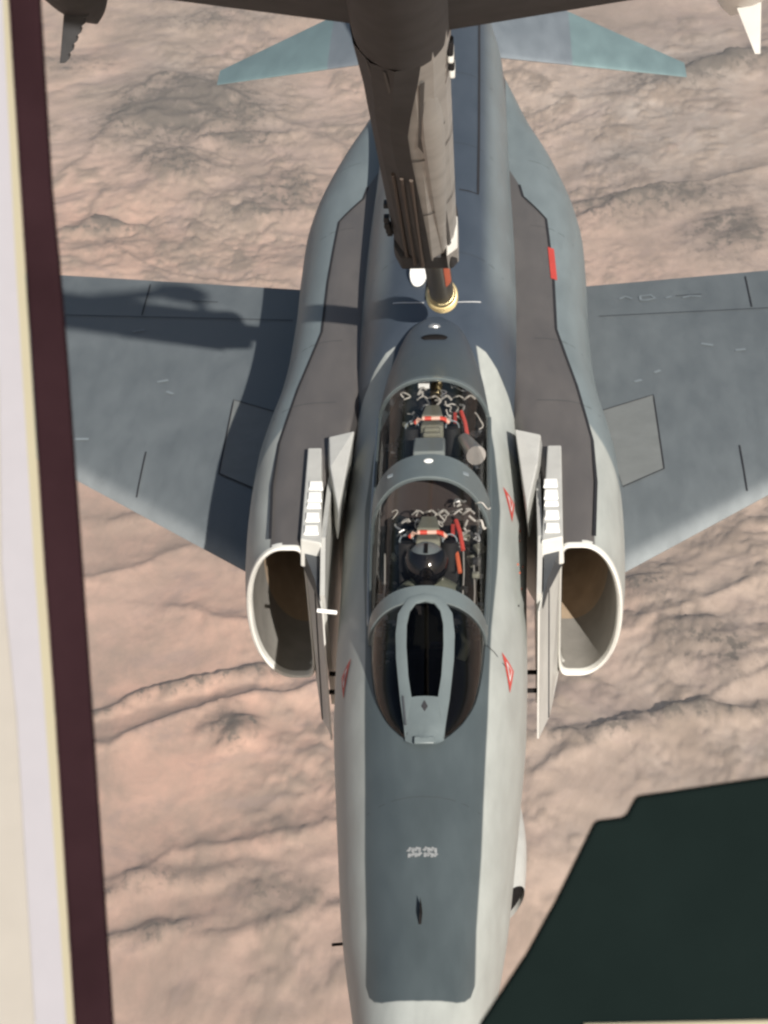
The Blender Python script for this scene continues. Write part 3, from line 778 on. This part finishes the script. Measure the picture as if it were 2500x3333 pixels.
# tailplane, fin
for side in (-1, 1):
    def zs(x): return .42 - .34 * (x - .55)
    st_ = [.45, .9, 1.4, 2.0, 2.62]
    o = mesh_obj('tailplane', *loft([airfoil(x, 17.45 + .55 * (x - .45), 19.95 - .40 * (x - .45), zs(x), .045, side) for x in st_], True, (True, True)), m_stab, jet)
fin = []
for zz, le, te, th in ((1.15, 12.9, 18.0, .12), (1.5, 13.6, 18.2, .11), (2.2, 15.2, 18.6, .09), (3.0, 16.6, 19.0, .07), (3.6, 17.6, 19.3, .05)):
    c = te - le; P = []
    for t in (0, .03, .12, .3, .6, 1.0): P.append(Vector((th / 2 * math.sin(math.pi * min(1, t * 1.0 + .0)**.6) if 0 < t < 1 else 0, le + c * t, zz)))
    for t in (.6, .3, .12, .03): P.append(Vector((-th / 2 * math.sin(math.pi * t**.6), le + c * t, zz)))
    fin.append(P)
mesh_obj('tail_fin', *loft(fin, True, (True, True)), m_stab, jet)

# spine details
mesh_obj('spine_seam', *ribbon([(.17, 12.05), (.335, 12.05), (.34, 13.5), (.34, 15.2), (.335, 17.2)], lambda s, x: topz(s, x), 1, .022, .004), M_seam, jet)
mesh_obj('spine_seam', *ribbon([(.17, 12.05), (.335, 12.05), (.34, 13.5), (.34, 15.2), (.335, 17.2)], lambda s, x: topz(s, x), -1, .022, .004), M_seam, jet)
MB().sphere((0, 9.02, ctop(9.02) + .006), (.105, .05, .018), 20, 6).build('black_beacon_base', M_black, jet)
MB().sphere((-.005, 9.30, ctop(9.30) + .004), (.05, .03, .025), 14, 6).build('spine_lamp', M_metal, jet)
for sd in (-1, 1):
    arc = [(.10 + .26 * t, 9.86 + .04 * t + .10 * t * t) for t in [k / 6 for k in range(7)]]
    mesh_obj('receptacle_marking', *ribbon(arc, lambda s, x: topz(s, x), sd, .012, .004), M_white, jet)
MB().box((0, 10.1, topz(10.1, 0) - .0), (.18, .42, .012)).build('receptacle_slipway', M_black, jet, bevel=.004)
dv = [(-.155 + .07 * math.cos(a), 10.30 + .17 * math.sin(a)) for a in [k * math.pi / 10 for k in range(20)]]
MB().prism([(x, y, topz(y, x) + .01) for x, y in dv], [(x, y, topz(y, x) + .03 + .25 * (y - 10.2)) for x, y in dv]).build('receptacle_door', M_pad, jet, smooth=False)

M_sten = pmat('worn_stencil', (.24, .25, .25), .6, var=.35, scale=60)
M_fseam = pmat('faint_panel_joint', (.05, .058, .062), .7)
for s_ in (10.75, 13.1, 14.9):
    mesh_obj('panel_joint', *ribbon([(-.55, s_), (0, s_ + .01), (.55, s_)], lambda s, x: topz(s, x), 1, .009, .003), M_fseam, jet)
for s_ in (3.72,):
    mesh_obj('panel_joint', *ribbon([(-.36, s_), (0, s_), (.36, s_)], lambda s, x: topz(s, x), 1, .007, .002), M_fseam, jet)
for sd in (-1, 1):
    for s_ in (9.1, 10.2, 12.5, 14.2):
        mesh_obj('panel_joint', *ribbon([(.80, s_), (xo_(s_) - .12, s_ - .02)], nac_top, sd, .008, .003), M_fseam, jet)
# nose details
def fus_top(s, x): return topz(s, x)
for x0 in (-.088, .010):
    for r_ in range(2):
        for k in range(4):
            xx = x0 + .021 * k
            mesh_obj('nose_stencil', *ribbon([(xx, 3.205 + .045 * r_ + .012 * ((k * 7 + r_ * 3) % 2)), (xx + .0185, 3.205 + .045 * r_)], lambda s, x: topz(s, x), 1, .038, .004), M_sten, jet)
MB().prism([(-.012, 2.62, topz(2.62, 0) - .01), (.006, 2.62, topz(2.62, 0) - .01), (.012, 2.72, topz(2.72, 0) - .01), (-.006, 2.80, topz(2.8, 0) - .01)],
           [(-.006, 2.66, topz(2.66, 0) + .05), (.003, 2.66, topz(2.66, 0) + .05), (.006, 2.74, topz(2.74, 0) + .05), (-.003, 2.80, topz(2.8, 0) + .05)]).build('blade_antenna', M_black, jet, smooth=False)
for sd in (1,):
    sc_ = []
    for i in range(9):
        t = i / 8; s = 3.80 + 1.1 * t; r = .10 * (1 - t**2.2 * .9)
        c = skin_pt(s, -.12, sd)
        sc_.append([c + Vector((sd * r * 1.05 * max(0, math.cos(a)) - sd * .01, .14 * math.cos(a) * (1 - t) * 1.0, r * math.sin(a) * 1.15)) for a in [(-1 + j / 6) * math.pi / 2 for j in range(13)]])
    mesh_obj('air_scoop', *loft(sc_, False), M_light, jet)
    mesh_obj('scoop_mouth', [p + Vector((-sd * .012, .05, 0)) for p in sc_[0]], [tuple(range(13))], M_black, jet)
MB().tube([skin_pt(3.27, 0, -1), skin_pt(3.27, 0, -1) + Vector((-.07, -.01, 0))], .010, 8).build('pitot_probe', M_black, jet)
# rescue triangles on the flanks: red with pale lettering bars
def tri(s0, side, z):      # small warning triangle, lettered inside
    P = []
    def q(a, b_): return skin_pt(s0 + a, z + b_, side, .004)
    v = [q(.20, .08), q(.17, -.09), q(-.20, -.06)]
    N = 6; vv = []; ff = []
    for i in range(N + 1):
        for j in range(N + 1 - i):
            a, b_, c = i / N, j / N, 1 - (i + j) / N
            sx = s0 + .16 * c + .13 * a - .17 * b_; zz = z + .065 * c - .075 * a - .05 * b_
            vv.append(skin_pt(sx, zz, side, .004))
    idx = {}
    k = 0
    for i in range(N + 1):
        for j in range(N + 1 - i): idx[i, j] = k; k += 1
    for i in range(N):
        for j in range(N - i):
            ff.append((idx[i, j], idx[i + 1, j], idx[i, j + 1]))
            if i + j < N - 1: ff.append((idx[i + 1, j], idx[i + 1, j + 1], idx[i, j + 1]))
    t_obj = mesh_obj('rescue_triangle', vv, ff, M_red, jet)
    c0 = Vector((s0 + .05, z - .02, 0)); cs = [(s0 + .16, z + .065), (s0 + .13, z - .075), (s0 - .17, z - .05)]
    for nm, k, lf, mt_ in (('lettering', .52, .007, M_white), ('lettering', .28, .010, M_red)):
        P = [(c0.x + (a - c0.x) * k, c0.y + (b_ - c0.y) * k) for a, b_ in cs]
        ring = []
        for i in range(3):
            for j in range(4):
                t = j / 4; a = P[i]; b_ = P[(i + 1) % 3]; ring.append((a[0] * (1 - t) + b_[0] * t, a[1] * (1 - t) + b_[1] * t))
        vs = [skin_pt(c0.x, c0.y, side, lf)] + [skin_pt(a, b_, side, lf) for a, b_ in ring]
        o = mesh_obj(nm, vs, [(0, i + 1, (i + 1) % 12 + 1) for i in range(12)], mt_); o.parent = t_obj
tri(7.50, 1, .73); tri(5.28, 1, .70); tri(5.28, -1, .66)
# canopy to fuselage seam on the nose panel
mesh_obj('nose_seam', *ribbon([(.40, 5.37), (.45, 5.36), (.53, 5.33)], fus_top, 1, .012, .004), M_seam, jet)
random.seed(5)
for k in range(7):
    s = random.uniform(5.6, 7.6); p = skin_pt(s, random.uniform(.35, .6), 1, .003)
    MB().sphere(p, (.006, .012, .008), 8, 4).build('fastener', random.choice((M_ored, M_seam)), jet)

# ------------------------------------------------------------------ the pilot
pilot = empty('person', (0, 6.0, .45))
tag(pilot, 'pilot in grey helmet with dark visor strapped in the front cockpit', 'person')
def addp(o):
    o.parent = pilot; o.matrix_parent_inverse = Matrix.Translation(-pilot.location); return o
V = [((0, 5.88, .52), .15), ((0, 5.92, .70), .15), ((0, 5.95, .88), .15), ((0, 5.95, 1.0), .09), ((0, 5.93, 1.07), .06), ((0, 5.91, 1.15), .08)]
Ed = [(0, 1), (1, 2), (2, 3), (3, 4), (4, 5)]
def chain(start, pts):
    a = start
    for p, r in pts:
        V.append((p, r)); Ed.append((a, len(V) - 1)); a = len(V) - 1
    return a
for sd in (-1, 1):
    h = chain(3, [((sd * .18, 5.93, .95), .075), ((sd * .25, 5.80, .78), .055), ((sd * .27, 5.70, .66), .045), ((sd * .22, 5.52, .66), .038), ((sd * .17, 5.40, .68), .028), ((sd * .15, 5.35, .68), .032)])
    for k in range(4):
        dx = (-.024 + .016 * k) * sd
        chain(h, [((sd * .15 + dx, 5.30, .69), .009), ((sd * .15 + dx, 5.275, .675), .009), ((sd * .15 + dx, 5.285, .655), .008)])
    chain(h, [((sd * .12, 5.35, .70), .010), ((sd * .115, 5.32, .705), .009)])
    chain(0, [((sd * .12, 5.70, .50), .085), ((sd * .15, 5.38, .55), .065), ((sd * .15, 5.22, .30), .05), ((sd * .15, 5.10, .16), .04), ((sd * .15, 5.02, .15), .035)])
me = bpy.data.meshes.new('body')
me.from_pydata([v[0] for v in V], Ed, [])
ob = bpy.data.objects.new('body', me); COL.objects.link(ob)
sk = ob.modifiers.new('skin', 'SKIN')
for i, v in enumerate(V):
    me.skin_vertices[0].data[i].radius = (v[1], v[1])
    me.skin_vertices[0].data[i].use_root = i == 0
ss_ = ob.modifiers.new('sub', 'SUBSURF'); ss_.levels = 1; ss_.render_levels = 2
me.materials.append(M_suit)
addp(ob)
addp(MB().sphere((-.01, 5.945, 1.175), (.142, .165, .16), 24, 16).build('helmet', M_helm, None))
vz = []
for i in range(9):
    th = math.radians(-24 + 84 * i / 8)      # down from the brow
    vz.append([Vector((-.01 + .153 * math.sin(a) * math.cos(th - .3), 5.945 - .175 * math.cos(a) * math.cos(th - .55), 1.19 - .168 * math.sin(th - .35))) for a in [(-1 + j / 8) * math.radians(82) for j in range(17)]])
addp(mesh_obj('visor', *loft(vz, False), M_visor))
addp(MB().tube([(-.01, 5.80, 1.10), (-.01, 5.765, 1.075), (-.01, 5.74, 1.06)], [.055, .045, .03], 14).build('oxygen_mask', M_black, None))
addp(MB().tube([(-.01, 5.74, 1.06), (.01, 5.71, 1.0), (.05, 5.72, .92), (.12, 5.76, .84)], .018, 10).build('oxygen_hose', M_dark, None))
addp(MB().box((-.01, 5.89, 1.332), (.025, .10, .012), Matrix.Rotation(.12, 3, 'X')).build('visor_latch', M_black, None))
for sd in (-1, 1):
    addp(MB().prism([(sd * .06, 5.95, 1.06), (sd * .10, 5.95, 1.05), (sd * .09, 5.78, .86), (sd * .05, 5.78, .86)], [(sd * .06, 5.945, 1.075), (sd * .10, 5.945, 1.065), (sd * .09, 5.765, .87), (sd * .05, 5.765, .87)]).build('harness_strap', M_strap, None, smooth=False))
addp(MB().box((.035, 5.77, .93), (.02, .05, .05)).build('harness_tab', M_orange, None, bevel=.005))

# ------------------------------------------------------------------ refueling boom
BE = math.radians(34)
AX = Vector((0, -math.cos(BE), math.sin(BE)))
NO = Vector((.07, 8.95, 1.75))
boom = empty('refueling_boom', NO)
tag(boom, 'grey tanker refueling boom with brass nozzle reaching down to the jet', 'refueling boom')
BX = Vector((1, 0, 0)); BN = AX.cross(BX).normalized()          # BN: towards the upper side
if BN.z < 0: BN = -BN
def addb(o):
    o.parent = boom; o.matrix_parent_inverse = Matrix.Translation(-boom.location); return o
def bp3(L, x=0, n=0): return NO + AX * L + BX * x + BN * n
def btube(ls, rs, xs=None, n=28):
    m = MB(); rings = []
    for i, (L, r) in enumerate(zip(ls, rs)):
        x = xs[i] if xs else 0
        rings.append([bp3(L, x + r * math.cos(2 * math.pi * k / n), r * math.sin(2 * math.pi * k / n)) for k in range(n)])
    return m.add(*loft(rings, True, (True, True)))
addb(btube([-.10, -.085, -.05, 0, .02, .06, .10, .12, .16, .26, .30], [.04, .085, .112, .118, .112, .116, .116, .105, .112, .108, .095]).build('nozzle', M_brass, None))
for L in (.03, .11, .20): addb(btube([L, L + .008, L + .02, L + .028], [.11, .124, .124, .11]).build('nozzle_ring', M_brass, None))
addb(btube([.28, 3.2], [.093, .093]).build('telescoping_tube', M_tube, None))
ob_ = []
for i in range(9):
    L = 1.15 + .9 * i / 8
    ob_.append([bp3(L, .097 * math.cos(a), .097 * math.sin(a)) for a in [math.radians(-58 + 6 * j) for j in range(7)]])
addb(mesh_obj('orange_stripe', *loft(ob_, False), M_ored))
addb(btube([2.90, 3.4, 8.0, 9.6, 12, 17], [.207, .207, .213, .230, .26, .28], [-.04, -.04, 0.0, .02, .03, .03], 14).build('outer_tube', M_boom, None, sharp=15))
sq = [(-.215, -.12), (-.17, -.205), (.17, -.205), (.21, -.16), (.21, .16), (.16, .21), (-.16, .21), (-.215, .16)]
addb(MB().add(*loft([[bp3(L, -.04 + x * k, n_ * k) for x, n_ in sq] for L, k in ((2.84, .96), (2.87, 1.0), (3.06, 1.0), (3.30, .97))], True, (True, True))).build('collar', M_boomd, None, smooth=False, bevel=.01))
addb(MB().prism([bp3(2.86, .10, -.212), bp3(2.86, .172, -.16), bp3(2.86, .172, .05), bp3(2.86, .10, .05)], [bp3(3.45, .10, -.215), bp3(3.45, .175, -.16), bp3(3.45, .175, .05), bp3(3.45, .10, .05)]).build('latch_housing', M_boom, None, smooth=False, bevel=.008))
for k in range(9):
    L = 3.15 + random.uniform(0, 1.0); sd = random.choice((-1, -1, 1))
    addb(MB().box(bp3(L, sd * .222 - .04, random.uniform(-.10, .02)), (.035, .07, .035)).build('collar_lug', M_boomd, None, bevel=.006))
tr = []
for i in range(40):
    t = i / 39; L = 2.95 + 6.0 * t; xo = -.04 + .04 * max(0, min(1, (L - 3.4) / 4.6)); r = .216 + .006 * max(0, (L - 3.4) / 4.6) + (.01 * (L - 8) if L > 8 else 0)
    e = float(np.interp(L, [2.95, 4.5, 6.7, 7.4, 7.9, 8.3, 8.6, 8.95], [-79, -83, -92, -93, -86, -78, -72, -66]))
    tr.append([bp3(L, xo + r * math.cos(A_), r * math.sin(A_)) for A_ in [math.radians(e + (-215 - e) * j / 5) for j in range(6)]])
addb(mesh_obj('underside_shade_shell', *loft(tr, False), M_boomd, sharp=15))  # dark mechanical underside; edge follows the sunlit boundary, painting the shaded half
addb(btube([8.93, 9.6, 12, 17.1], [.226, .236, .267, .287], [.005, .02, .03, .03], 40).build('boom_root_shade', M_boomd, None))  # dark sleeve painting the ruddevators' shadow over the upper boom
# keel fairing, ribs and straps on the underside
def bribbon(pts, w_, lift, name, mat, rr=.21):
    g = []
    for (L, a) in pts:
        xo = -.04 + .04 * max(0, min(1, (L - 3.4) / 4.6)); r = rr + lift
        if L > 8: r += .037 * (L - 8) / 1.6
        da = w_ / 2 / rr
        g.append([bp3(L, xo + r * math.cos(a + t * da), r * math.sin(a + t * da)) for t in (-1, -.5, 0, .5, 1)])
    return addb(mesh_obj(name, *loft(g, False), mat))
seamb = pmat('boom_seam', (.05, .048, .045), .7)
A = math.radians
def dense(p):
    r = []
    for i in range(len(p) - 1):
        for j in range(8): t = j / 8; r.append((p[i][0] * (1 - t) + p[i + 1][0] * t, p[i][1] * (1 - t) + p[i + 1][1] * t))
    return r + [p[-1]]
bribbon(dense([(3.1, A(-38)), (5.2, A(-48)), (6.6, A(-62)), (7.1, A(-78)), (8.6, A(-66))]), .022, .004, 'boom_seam', seamb)
bribbon(dense([(6.6, A(-70)), (7.0, A(-52)), (7.3, A(-35))]), .018, .004, 'boom_seam', seamb)
bribbon(dense([(3.1, A(-100)), (8.9, A(-108))]), .012, .004, 'boom_seam', seamb)
bribbon(dense([(3.1, A(-125)), (8.9, A(-130))]), .012, .004, 'boom_seam', seamb)
for L in (5.0, 6.7):
    bribbon([(L, A(-150 + 12.5 * k)) for k in range(13)], .0, .004, 'boom_seam', seamb) if False else None
    g = []
    for k in range(25):
        a = A(-170 + 7.5 * k)
        xo = -.04 + .04 * max(0, min(1, (L - 3.4) / 4.6)); r = .2115 + .002 * (L - 3.4) / 4.6 + .001
        r = max(r, np.interp(L, [3.4, 8.0, 9.6], [.205, .213, .25]) + .004)
        g.append([bp3(L + d, xo + r * math.cos(a), r * math.sin(a)) for d in (-.015, .015)])
    addb(mesh_obj('tube_band', *loft(g, False), seamb))
kf = []
for i in range(14):
    t = i / 13; L = 3.3 + 5.2 * t; w_ = .02 + .06 * math.sin(math.pi * min(1, t * .5 + .02)) - (.05 * (t - .8) / .2 if t > .8 else 0); h = (.02 + .045 * t) * (1 if t < .75 else max(.15, 1 - (t - .75) * 3.4))
    a0 = A(-52 - 4 * t); rr = .19
    c = (-.04 + .04 * t) ; cx, cn = c + rr * math.cos(a0), rr * math.sin(a0)
    ex, en = math.cos(a0), math.sin(a0); tx, tn = -en, ex
    kf.append([bp3(L, cx + tx * w_ * p + ex * q_ * h, cn + tn * w_ * p + en * q_ * h) for p, q_ in ((-1, 0), (-.8, .6), (-.35, .95), (.35, .95), (.8, .6), (1, 0))])
addb(mesh_obj('keel_fairing', *loft(kf, False, (True, True)), M_boom))
for k in range(3):
    x = -.10 - .035 * k
    aa = math.radians(-96 - 14 * k); cxy = lambda L: (-.04 + .04 * max(0, min(1, (L - 3.4) / 4.6)))
    addb(MB().tube([bp3(L_, cxy(L_) + .222 * math.cos(aa), .222 * math.sin(aa)) for L_ in (3.1, 3.8, 4.6, 5.4, 6.2)], [.014, .010, .010, .010, .012], 6).build('conduit', M_cond, None))
for L, mt_ in ((8.20, M_light), (8.36, M_black), (8.52, M_light), (8.66, M_black)):
    addb(MB().box(bp3(L, .225, -.05), (.03, .11, .07)).build('boom_marker', mt_, None, bevel=.01))
# ruddevators with tip pods
for side in (-1, 1):
    root = empty('ruddevator', (side * .8, 1.2, 6.9)); addb(root)
    root.matrix_parent_inverse = Matrix.Translation(-boom.location)
    def addr(o): 
        o.parent = root; o.matrix_parent_inverse = Matrix.Translation(-root.location); return o
    rs = []
    for x, z, ch, th in (((-.02, 6.74, 1.5, .12), (-.6, 6.83, 1.4, .10), (-1.52, 6.975, 1.2, .07)) if side < 0 else ((.10, 6.69, 1.5, .12), (.75, 6.79, 1.4, .10), (1.62, 6.925, 1.2, .07))):
        te = Vector((x, 1.5, z)); P = []
        for t, h in ((0, .006), (.2, .3), (.5, .5), (.8, .5), (.95, .3), (1, .05)): P.append(te + AX * ch * t + BN * th * h)
        for t, h in ((.95, .3), (.8, .5), (.5, .5), (.2, .3), (0, .006)): P.append(te + AX * ch * t - BN * th * h)
        rs.append(P)
    addr(mesh_obj('control_surface', *loft(rs, True, (True, True)), M_boomd))
    tx = -1.377 if side < 0 else 1.61
    pod = Vector((tx, 1.45, 6.965 if side < 0 else 6.95))
    rings = []
    for i in range(13):
        t = i / 12; r = .125 * math.sin(math.pi * min(.5, t * .8 + .03)) if t < .6 else .125 * (1 - .5 * (t - .6))
        rings.append([pod + AX * (1.4 * t - .62) + BX * r * math.cos(2 * math.pi * k / 20) * 1.25 + BN * r * math.sin(2 * math.pi * k / 20) for k in range(20)])
    addr(mesh_obj('tip_pod', *loft(rings, True, (True, True)), M_boomd if side < 0 else M_pad))  # left pod coloured as shaded, right pod as sunlit
    top = [Vector((x, 1.45, 6.87)) for x in ((-1.435, -1.325) if side < 0 else (1.565, 1.69))]
    tip = Vector((-1.465, 1.45, 6.62)) if side < 0 else Vector((1.684, 1.45, 6.607))
    edge_l = top[0]; edge_r = top[1]; n = 12
    outl = [edge_l, tip + Vector((-.012, 0, 0)), tip + Vector((.012, 0, 0))]
    for i in range(1, n):
        t = i / n; p = (tip + Vector((.012, 0, 0))).lerp(edge_r, t)
        outl.append(p + Vector((.012 if i % 2 else -.004, 0, 0)) * (1 if side < 0 else 0))
    outl.append(edge_r)
    addr(MB().prism([p + Vector((0, -.02, 0)) for p in outl], [p + Vector((0, .03, .0)) for p in outl]).build('serrated_fin', M_boomd if side < 0 else M_light, None, smooth=False))  # fin colours carry the light too: dark shaded left, pale sunlit right

# ------------------------------------------------------------------ tanker window edge and picture mat, next to the camera
WO = CAM + FW * 2.5
def wp(p, d): return WO + RT * p[0] + UP * p[1] - FW * d
def slab(name, pts, d0, d1, mat, parent=None, bevel=.002):
    o = MB().prism([wp(p, d0) for p in pts], [wp(p, d1) for p in pts]).build(name, mat, parent, smooth=False)
    if bevel:
        m = o.modifiers.new('b', 'BEVEL'); m.width = bevel; m.segments = 2; m.limit_method = 'ANGLE'
    return o
M_frame = pmat('maroon_frame', (.020, .010, .012), 1.0, var=.25, scale=5, spec=0)
M_green = pmat('dark_green_frame', (.006, .010, .0095), 1.0, var=.12, spec=0)
M_mat = pmat('off_white_mat', (.245, .24, .26), .9, var=.02, scale=40, bump=.05)
M_cream = pmat('cream_bevel', (.26, .24, .17), .9, var=.03)
M_outer = pmat('cream_board', (.25, .235, .21), .9, var=.03, scale=30)
band = [(-.3411, .4796), (-.325, .2268), (-.3075, -.051), (-.2978, -.1851), (-.2792, -.4815), (-.2444, -.4815), (-.2458, -.4629), (-.2644, -.1851), (-.2736, -.051), (-.2875, .1435), (-.2944, .2268), (-.3014, .2963), (-.3117, .4629), (-.3125, .4796)]
o = slab('window_post', band, -.02, 0, M_frame, None, .004)
tag(o, 'dark maroon window post running down the left side of the view', 'window frame')
corner = [(.0806, -.4815), (.0883, -.4629), (.1283, -.4024), (.1561, -.3521), (.1914, -.2804), (.2189, -.2768), (.2289, -.2579), (.2639, -.2529), (.3472, -.2404), (.375, -.2357), (.375, -.4815)]
o = slab('window_sill', corner, -.02, 0, M_green, None, .004)
tag(o, 'dark green window sill with a stepped slanting edge in the lower right corner', 'window frame')
mroot = empty('white_border', WO - RT * .33 - UP * .3)
tag(mroot, 'off white border strip with a cream slanted edge along the left side', 'border')
def addm(o):
    o.parent = mroot; o.matrix_parent_inverse = Matrix.Translation(-mroot.location); return o
addm(slab('mat_board', [(-.345, .4796), (-.3325, .2268), (-.3153, -.051), (-.3056, -.1851), (-.285, -.4815), (-.4028, -.4815), (-.4028, .4796)], .001, .006, M_mat, None, .0))
inn = [(-.3411, .4796), (-.325, .2268), (-.3075, -.051), (-.2978, -.1851), (-.2792, -.4815)]
ot = [(-.3452, .4796), (-.3327, .2268), (-.3155, -.051), (-.3058, -.1851), (-.2852, -.4815)]
addm(mesh_obj('mat_bevel', *loft([[wp(p, .001) for p in inn], [wp(p, .0058) for p in ot]], False), M_cream))
addm(slab('outer_board', [(-.4028, .1851), (-.3472, .1296), (-.3444, -.051), (-.3311, -.1851), (-.3144, -.4629), (-.3133, -.4815), (-.4028, -.4815)], .0065, .010, M_outer, None, .001))
addm(slab('lower_mat_edge', [(.1806, -.4621), (.3472, -.4587), (.375, -.4582), (.375, -.4871), (.1806, -.4871)], .001, .006, M_cream, None, 0))

# ------------------------------------------------------------------ air
hz = MB().box((0, 3000, -1270), (53000, 60000, 2580)).build('haze', [], None, smooth=False)
hm = bpy.data.materials.new('haze_air'); hm.use_nodes = True; hn = hm.node_tree
hn.nodes.remove(hn.nodes['Principled BSDF'])
pv = hn.nodes.new('ShaderNodeVolumePrincipled'); pv.inputs['Density'].default_value = 2.6e-5; pv.inputs['Color'].default_value = (.92, .92, .93, 1)
hn.links.new(pv.outputs[0], hn.nodes['Material Output'].inputs['Volume'])
hz.data.materials.append(hm); hz['kind'] = 'stuff'
